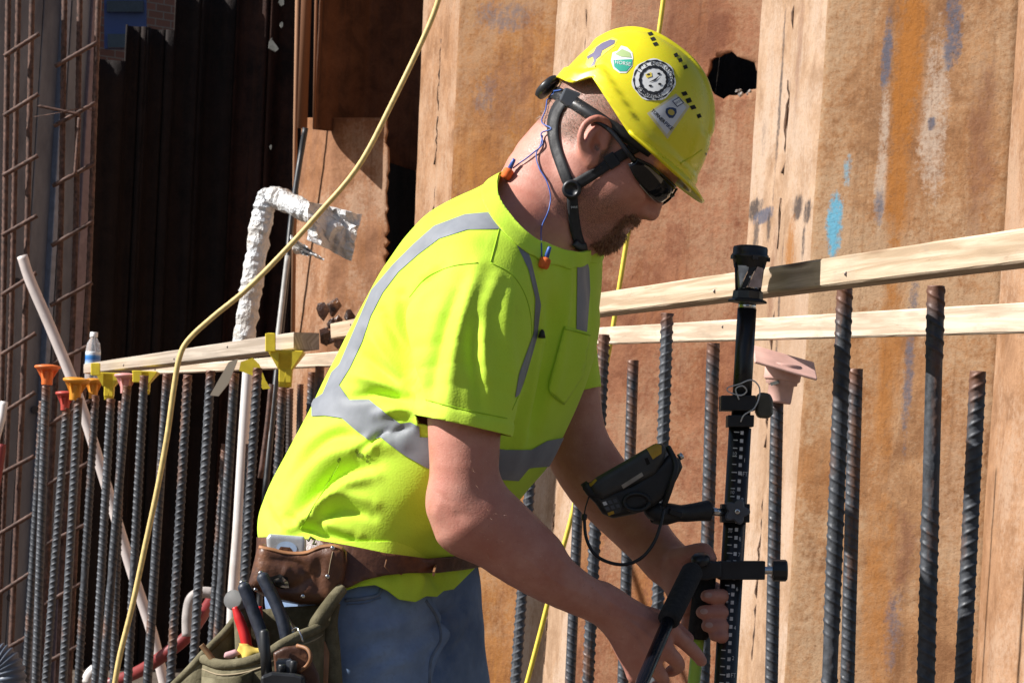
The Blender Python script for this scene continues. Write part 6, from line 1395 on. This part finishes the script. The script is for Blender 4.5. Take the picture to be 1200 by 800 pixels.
# two-way radio
rd = empty('radio', Q(330, 800, -.375), 'black two-way radio with stub antenna clipped in the leather holster', 'radio')
mk('antenna', *tube([Q(309, 737, -.365), Q(309.5, 740, -.365), Q(311, 765, -.365), Q(313, 792, -.365)], [.0045, .0068, .0075, .008], 14), M_blkp, rd, smooth=True)
slab('body', [(305, 792), (318, 787), (345, 789), (356, 792), (360, 870), (308, 870)], -.37, .018, M_blkp, rd, .004)
mk('volume_knob', *lathe([(.006, 0), (.006, .010), (.005, .012)], Q(330, 788, -.37), (0.05, 0, 1), 16), M_blkp, rd, smooth=True); mk('channel_knob', *lathe([(.0055, 0), (.0055, .016), (.0045, .018)], Q(343, 789, -.37), (0.05, 0, 1), 16), M_blkp, rd, smooth=True)
mk('display_edge', *bar(Q(325, 772, -.352), Q(341, 772, -.352), .004, .003, (0, 0, 1)), M_chr, rd); slab('clip', [(323, 774), (342, 772), (342, 788), (324, 789)], -.36, .006, M_gry, rd, .002)

# ================================================================== survey pole with prism
PYY = .035
pole = empty('survey_pole', Q(802.7, 1385, PYY)*[1, 1, 0], 'black prism pole with white scale marks held upright by the man', 'survey pole')
p0 = Q(850, 800, PYY); p1 = Q(879, 300, PYY); PD = nrm(p1-p0)
def pp(y):                                             # point of the pole axis at picture height y
    t = (800-y)/500.0; return p0+(p1-p0)*t
M_pole = NT('black_anodised'); _v = M_pole.map(); M_pole.set(Base_Color=(.014, .014, .016), Roughness=M_pole.mr(M_pole.noise(_v, 50, 4), .3, .7, .25, .42), Specular_IOR_Level=.5); M_pole = M_pole.m
ground_pt = p0+PD*((0.0-p0[2])/PD[2])
mk('lower_tube', *tube([ground_pt+PD*.06, pp(502)], .0172, 28), M_pole, pole, smooth=True); mk('tip', *lathe([(.001, 0), (.006, .03), (.0172, .062)], ground_pt, PD, 20), M_steel, pole, smooth=True)
mk('upper_tube', *tube([pp(504), pp(362)], .0145, 24), M_pole, pole, smooth=True)
side_r = nrm(np.cross(PD, -CF)); side_r = side_r if side_r[0] > 0 else -side_r; front = nrm(np.cross(side_r, PD)); front = front if front[1] < 0 else -front
def on_pole(c, ang, r): return c+r*(math.sin(ang)*side_r+math.cos(ang)*front)
M_mark = plain('white_print', (.62, .63, .64), .6, var=.15, scale=90, bump=0)
marks = []; txt = [(506+9.6*i) for i in range(60)]
def tick(y0, y1, a0, a1, r=.01745):
    c0, c1 = pp(y0), pp(y1); V = [on_pole(c, a0+(a1-a0)*k/3, r) for c in (c0, c1) for k in range(4)]; return V, [(k, k+1, 5+k, 4+k) for k in range(3)]
for i in range(64):
    y = 506+4.7*i
    if i % 2 == 0: marks.append(tick(y, y+4.3, -.02, .26))
    if i % 2 == 0: marks.append(tick(y+1, y+2.2, -.62, -.22 if i % 10 else -.12))
tag(mk('scale_marks', *join(marks), M_mark, pole), kind='stuff')
def pole_text(body, y, ang, size, nm='scale_number'):
    cu = bpy.data.curves.new('t', 'FONT'); cu.body = body; cu.size = size; cu.align_x = 'CENTER'; cu.align_y = 'CENTER'; cu.resolution_u = 2; ob = bpy.data.objects.new('t', cu); COL.objects.link(ob)
    dg = bpy.context.evaluated_depsgraph_get(); me = ob.evaluated_get(dg).to_mesh(); v = [tuple(x.co[:2]) for x in me.vertices]; f = [tuple(q.vertices) for q in me.polygons]; ob.evaluated_get(dg).to_mesh_clear(); bpy.data.objects.remove(ob)
    c = pp(y); mk(nm, [on_pole(c+PD*yy, ang+x/.0174, .0175) for x, yy in v], f, M_mark, pole)
for k, (y, d_) in enumerate(((540, '1'), (586, '9'), (632, '8'), (650, '7'), (690, '6'), (735, '4'), (770, '2'))): pole_text(d_, y, .50, .0085)
pole_text('4FT', 556, .52, .0095); pole_text('3FT', 790, .50, .0095)
for y in (533, 578, 623, 705, 750): pole_text('10' if y < 600 else '30', y, -.45, .0075)
# prism head
mk('neck', *lathe([(.013, 0), (.0135, .004), (.0135, .010), (.011, .012)], pp(363), PD, 24), M_chr, pole, smooth=True)
fl = pp(355); mk('prism_base', *lathe([(.010, -.002), (.029, 0), (.030, .002), (.028, .004), (.0235, .006), (.0225, .017), (.016, .022), (.008, .023)], fl, PD, 8), M_blkp, pole)
t_ = NT('prism_glass'); t_.set(Base_Color=(.92, .94, .97), Roughness=.02, Metallic=0., Transmission_Weight=.55, IOR=1.5, Specular_IOR_Level=.9); M_glass = t_.m
gp = lathe([(.0165, 0), (.0195, .017), (.0215, .036)], pp(341), PD, 6); mk('prism_glass', *gp, M_glass, pole)
M_mir = plain('mirror_facet', (.72, .78, .86), .15, .35, var=.3, scale=60, bump=0); M_mir2 = plain('copper_facet', (.66, .52, .48), .15, .35, var=.3, scale=60, bump=0)
cg = pp(326)
def facet(pts, mat, nm): 
    mk(nm, *prism([cg+side_r*x*U1+PD*y*U1+front*.0215 for x, y in pts], front*.0012), mat, pole)
facet([(-15, 13), (-1, 13), (-11, -12)], M_mir, 'facet'); facet([(0, 13), (7, 13), (-4, -13), (-10, -13)], M_blkp, 'facet'); facet([(8, 13), (15, 11), (14, -12), (-2, -12)], M_mir2, 'facet')
c = cg+front*.0225; mk('facet_pin', *lathe([(.0016, 0), (.0016, .002)], c, front, 10), M_mark, pole)
for k in range(3):
    a = k*2.094+.6; mk('frame_post', *tube([pp(342)+.020*(math.cos(a)*side_r+math.sin(a)*front), pp(310)+.024*(math.cos(a)*side_r+math.sin(a)*front)], .0022, 8), M_blkp, pole, smooth=True)
mk('prism_cap', *lathe([(.020, 0), (.0235, .003), (.0265, .017), (.0275, .0175), (.0285, .019), (.0285, .0225), (.0265, .024), (.0265, .032), (.0255, .035), (.018, .037), (.0004, .0375)], pp(316.5), PD, 30), M_blkp, pole, smooth=True)
for a in (-1.2, .2, 1.6): mk('cap_lug', *bar(on_pole(pp(303), a, .026), on_pole(pp(303), a, .0305), .009, .006, PD), M_blkp, pole)
# clamps
def box_at(name, x0, y0, x1, y1, y, half, mat, parent, bev=.0015): return slab(name, [(x0, y0), (x1, y0), (x1-.5, y1), (x0-.5, y1)], y, half, mat, parent, bev)
box_at('clamp', 845, 463, 886, 481, PYY-.006, .022, M_blkp, pole); box_at('clamp', 853, 486, 884, 500, PYY-.004, .021, M_blkp, pole); box_at('clamp_ear', 845, 464, 855, 479, PYY-.012, .010, M_gry, pole)
mk('clamp_bolt', *tube([Q(884, 473, PYY-.004), Q(892, 473, PYY-.004)], .006, 12), M_chr, pole)
M_olk = plain('olive_knob', (.085, .08, .06), .32, var=.2); bevel(slab('clamp_knob', [(887, 463), (892, 459), (903, 461), (906, 468), (906, 485), (902, 490), (889, 489), (886, 482)], PYY-.006, .014, M_olk, pole, .004), .004, 3)
mk('lanyard', *tube(spline([Q(*q) for q in ((866, 468, 0), (862, 456, -.005), (870, 452, -.006), (875, 458, 0), (868, 463, .0), (854, 459, -.004), (853, 454, -.004), (866, 450, -.006), (880, 445, -.006), (889, 452, -.002), (890, 463, .0), (884, 478, -.004), (872, 486, -.004), (868, 494, .0))], 60), .0011, 6), M_mark, pole, smooth=True)
tag_c = pp(601)+front*.018
def star(c, n_, R, r, h, mat, name, parent, lobes=5):
    a, b, d = frame(n_, (0, 0, 1)); V = []; m = 60
    for z, k in ((0, .9), (.2*h, 1), (.8*h, 1), (h, .86)):
        for i in range(m):
            t = 2*math.pi*i/m; rad = (r+(R-r)*(.5+.5*math.cos(lobes*t))**.8)*k; V.append(c+d*z+rad*(math.cos(t)*a+math.sin(t)*b))
    F = [(j*m+i, j*m+(i+1) % m, (j+1)*m+(i+1) % m, (j+1)*m+i) for j in range(3) for i in range(m)]+[tuple(range(m))[::-1], tuple(3*m+i for i in range(m))]
    return mk(name, V, F, mat, parent, smooth=False)
box_at('bracket', 846, 590, 879, 612, PYY-.004, .021, M_blkp, pole); star(pp(600)+front*.024, front, .020, .0135, .012, M_gry, 'star_knob', pole); mk('knob_screw', *lathe([(.0042, 0), (.0042, .002), (.002, .0022)], pp(600)+front*.036, front, 14), M_chr, pole, smooth=True)
box_at('bracket_arm', 843, 657, 897, 679, PYY-.006, .020, M_blkp, pole); mk('arm_bolt', *tube([Q(896, 668, PYY-.004), Q(907, 668, PYY-.004)], .006, 14), M_chr, pole)
mk('end_knob', *lathe([(.012, 0), (.0165, .001), (.0165, .020), (.014, .0225), (.001, .023)], Q(905, 668, PYY-.004), (1, 0, .03), 12), M_blkp, pole)
# bipod legs with foam grips
M_foamg = plain('foam_grip', (.016, .016, .018), .92, var=.25, scale=200, bump=.4); M_tubeb = plain('blue_black_tube', (.008, .009, .015), .25, var=.1, bump=0); M_yel = plain('lime_tube', (.62, .90, .12), .4, var=.06)
slab('leg_hub', [(808, 660), (820, 655), (846, 658), (846, 676), (828, 680), (812, 678)], .02, .020, M_blkp, pole, .003); mk('hub_cap', *lathe([(.013, 0), (.014, .003), (.014, .010), (.010, .014), (.001, .015)], Q(821, 660, .0), (-.1, -.5, 1), 16), M_blkp, pole, smooth=True)
def leg(a, b, c, mat, lab):
    a, b, c = map(np.asarray, (a, b, c)); d = nrm(b-a); e = c+(c-b)*((c[2]-.02)/max(1e-3, (b-c)[2])); e = b+(c-b)*((b[2]-.0)/(b-c)[2])
    grip = mk('grip', *tube([a, a+d*.006, b-d*.006, b], [.0135, .0165, .0165, .0135], 20), M_foamg, pole, smooth=True); mk('leg_tube', *tube([b-d*.01, e], .0095, 16), mat, pole, smooth=True); return grip
leg(Q(812, 668, -.04), Q(783, 727, -.165), Q(752, 800, -.262), M_tubeb, ''); leg(Q(827, 672, .038), Q(818, 748, .045), Q(812, 810, .05), M_yel, '')
# ================================================================== data collector on its arm
dc = empty('data_collector', Q(745, 565, -.02), 'black and yellow rugged field data collector clamped to the pole', 'data collector')
M_rub = plain('dc_rubber', (.017, .018, .020), .5, var=.2, scale=60, bump=.15); M_dcg = plain('dc_grey', (.045, .046, .046), .45, var=.15, scale=60); M_dcy = plain('dc_yellow', (.55, .33, .03), .45)
cV, cF = puff([(690, 566), (700, 558), (730, 541), (766, 520), (776, 519), (781, 526), (778, 540), (768, 556), (730, 574), (706, 586), (694, 578)], -.02, .048, .012, h=.0024); mk('top_case', cV, cF, M_dcg, dc, smooth=True); DB = bvh_of(cV, cF)
cV, cF = puff([(682, 569), (690, 565), (704, 576), (740, 566), (770, 545), (786, 530), (797, 538), (800, 547), (794, 560), (783, 580), (768, 592), (744, 602), (718, 607), (706, 602), (698, 590), (686, 578)], -.015, .045, .012, h=.0024); mk('lower_case', cV, cF, M_rub, dc, smooth=True); DB2 = bvh_of(cV, cF)
decal('corner', [(758, 526), (769, 520), (775, 522), (775, 531), (765, 538)], DB, M_dcy, dc, .0012, 2); decal('corner', [(689, 566), (697, 560), (700, 563), (693, 570)], DB, M_dcy, dc, .0012, 2)
decal('label_strip', [(728, 568), (752, 553), (754, 557), (730, 572)], DB, plain('grey_label', (.36, .34, .31), .5), dc, .001, 2); decal('slot', [(755, 537), (759, 536), (762, 543), (758, 545)], DB, M_dk, dc, .001, 2)
decal('bumper', [(683, 569), (690, 565), (697, 570), (704, 568), (716, 563), (719, 570), (704, 580), (692, 581)], DB2, M_rub, dc, .004, 2)
decal('keypad', [(703, 586), (722, 581), (729, 592), (727, 600), (713, 604)], DB2, M_dcg, dc, .001, 2)
for i in range(3):
    for j in range(2): decal('key', [(706+i*6+j*3, 588+j*6-i*1.5), (710+i*6+j*3, 587+j*6-i*1.5), (712+i*6+j*3, 591+j*6-i*1.5), (708+i*6+j*3, 592+j*6-i*1.5)], DB2, M_gry if (i, j) != (0, 0) else S_w, dc, .0022, 1.5)
decal('key', [(712, 600), (719, 598), (720, 601), (714, 603)], DB2, M_dcy, dc, .0022, 1.5)
mk('ring', *tube([Q(746+15*math.cos(a), 588+10*math.sin(a), -.064) for a in np.linspace(0, 6.28, 26)], .003, 8), M_rub, dc, smooth=True)
mk('lanyard_bolt', *lathe([(.005, 0), (.005, .007), (.003, .008)], Q(795, 536, -.03), (1, 0, .6), 12), M_chr, dc, smooth=True); mk('hand_strap', *tube(spline([Q(783, 524, -.045), Q(792, 545, -.065), Q(786, 570, -.065), Q(778, 592, -.05)], 16), .0045, 8), M_rub, dc, smooth=True)
ap = [Q(757, 604, -.03), Q(764, 600, -.03), Q(775, 602, -.025), Q(790, 601, -.02), Q(803, 601, -.012), Q(820, 599, 0.), Q(830, 598, .005), Q(834, 598, .006)]
mk('arm', *tube(spline(ap, 30), np.interp(np.linspace(0, 1, 30), [0, .06, .18, .35, .5, .68, .86, .97, 1], [.005, .013, .0165, .0165, .0125, .014, .0165, .014, .008]), 16), M_rub, dc, smooth=True)
mk('arm_knob', *bar(Q(783, 598, -.038), Q(799, 604, -.034), .010, .012, (0, -1, 0), .002), M_rub, dc); mk('arm_bolt', *tube([Q(833, 599, .006), Q(848, 600, .012)], .0062, 12), M_chr, dc, smooth=True)
tag(mk('coiled_lead', *tube(spline([Q(*q) for q in ((690, 582, -.06), (686, 595, -.062), (685, 604, -.064), (685, 612, -.065), (687, 630, -.07), (696, 648, -.075), (712, 658, -.08), (733, 661, -.08), (752, 653, -.078), (766, 636, -.075), (774, 615, -.07), (778, 596, -.06))], 60), np.r_[[.0011]*10, [.004]*5, [.0026]*45], 8), M_blk, loc=Q(730, 640, -.07), smooth=True), 'black lead hanging in a loop below the data collector', 'lead')

# finger nails of the gripping hand
M_nail = plain('finger_nail', (.60, .36, .30), .3, var=.08, bump=0); HBX = bvh_of(BV, BF)
for x, y, a_ in ((830, 697, .05), (825, 716, .05), (831, 732, .08)): decal('finger_nail', circ(x, y, 4.6, 3.3, a_, 14), HBX, M_nail, man, .0004, 1.5)
decal('finger_nail', circ(829, 652, 4.2, 3.0, .8, 14), HBX, M_nail, man, .0004, 1.5)
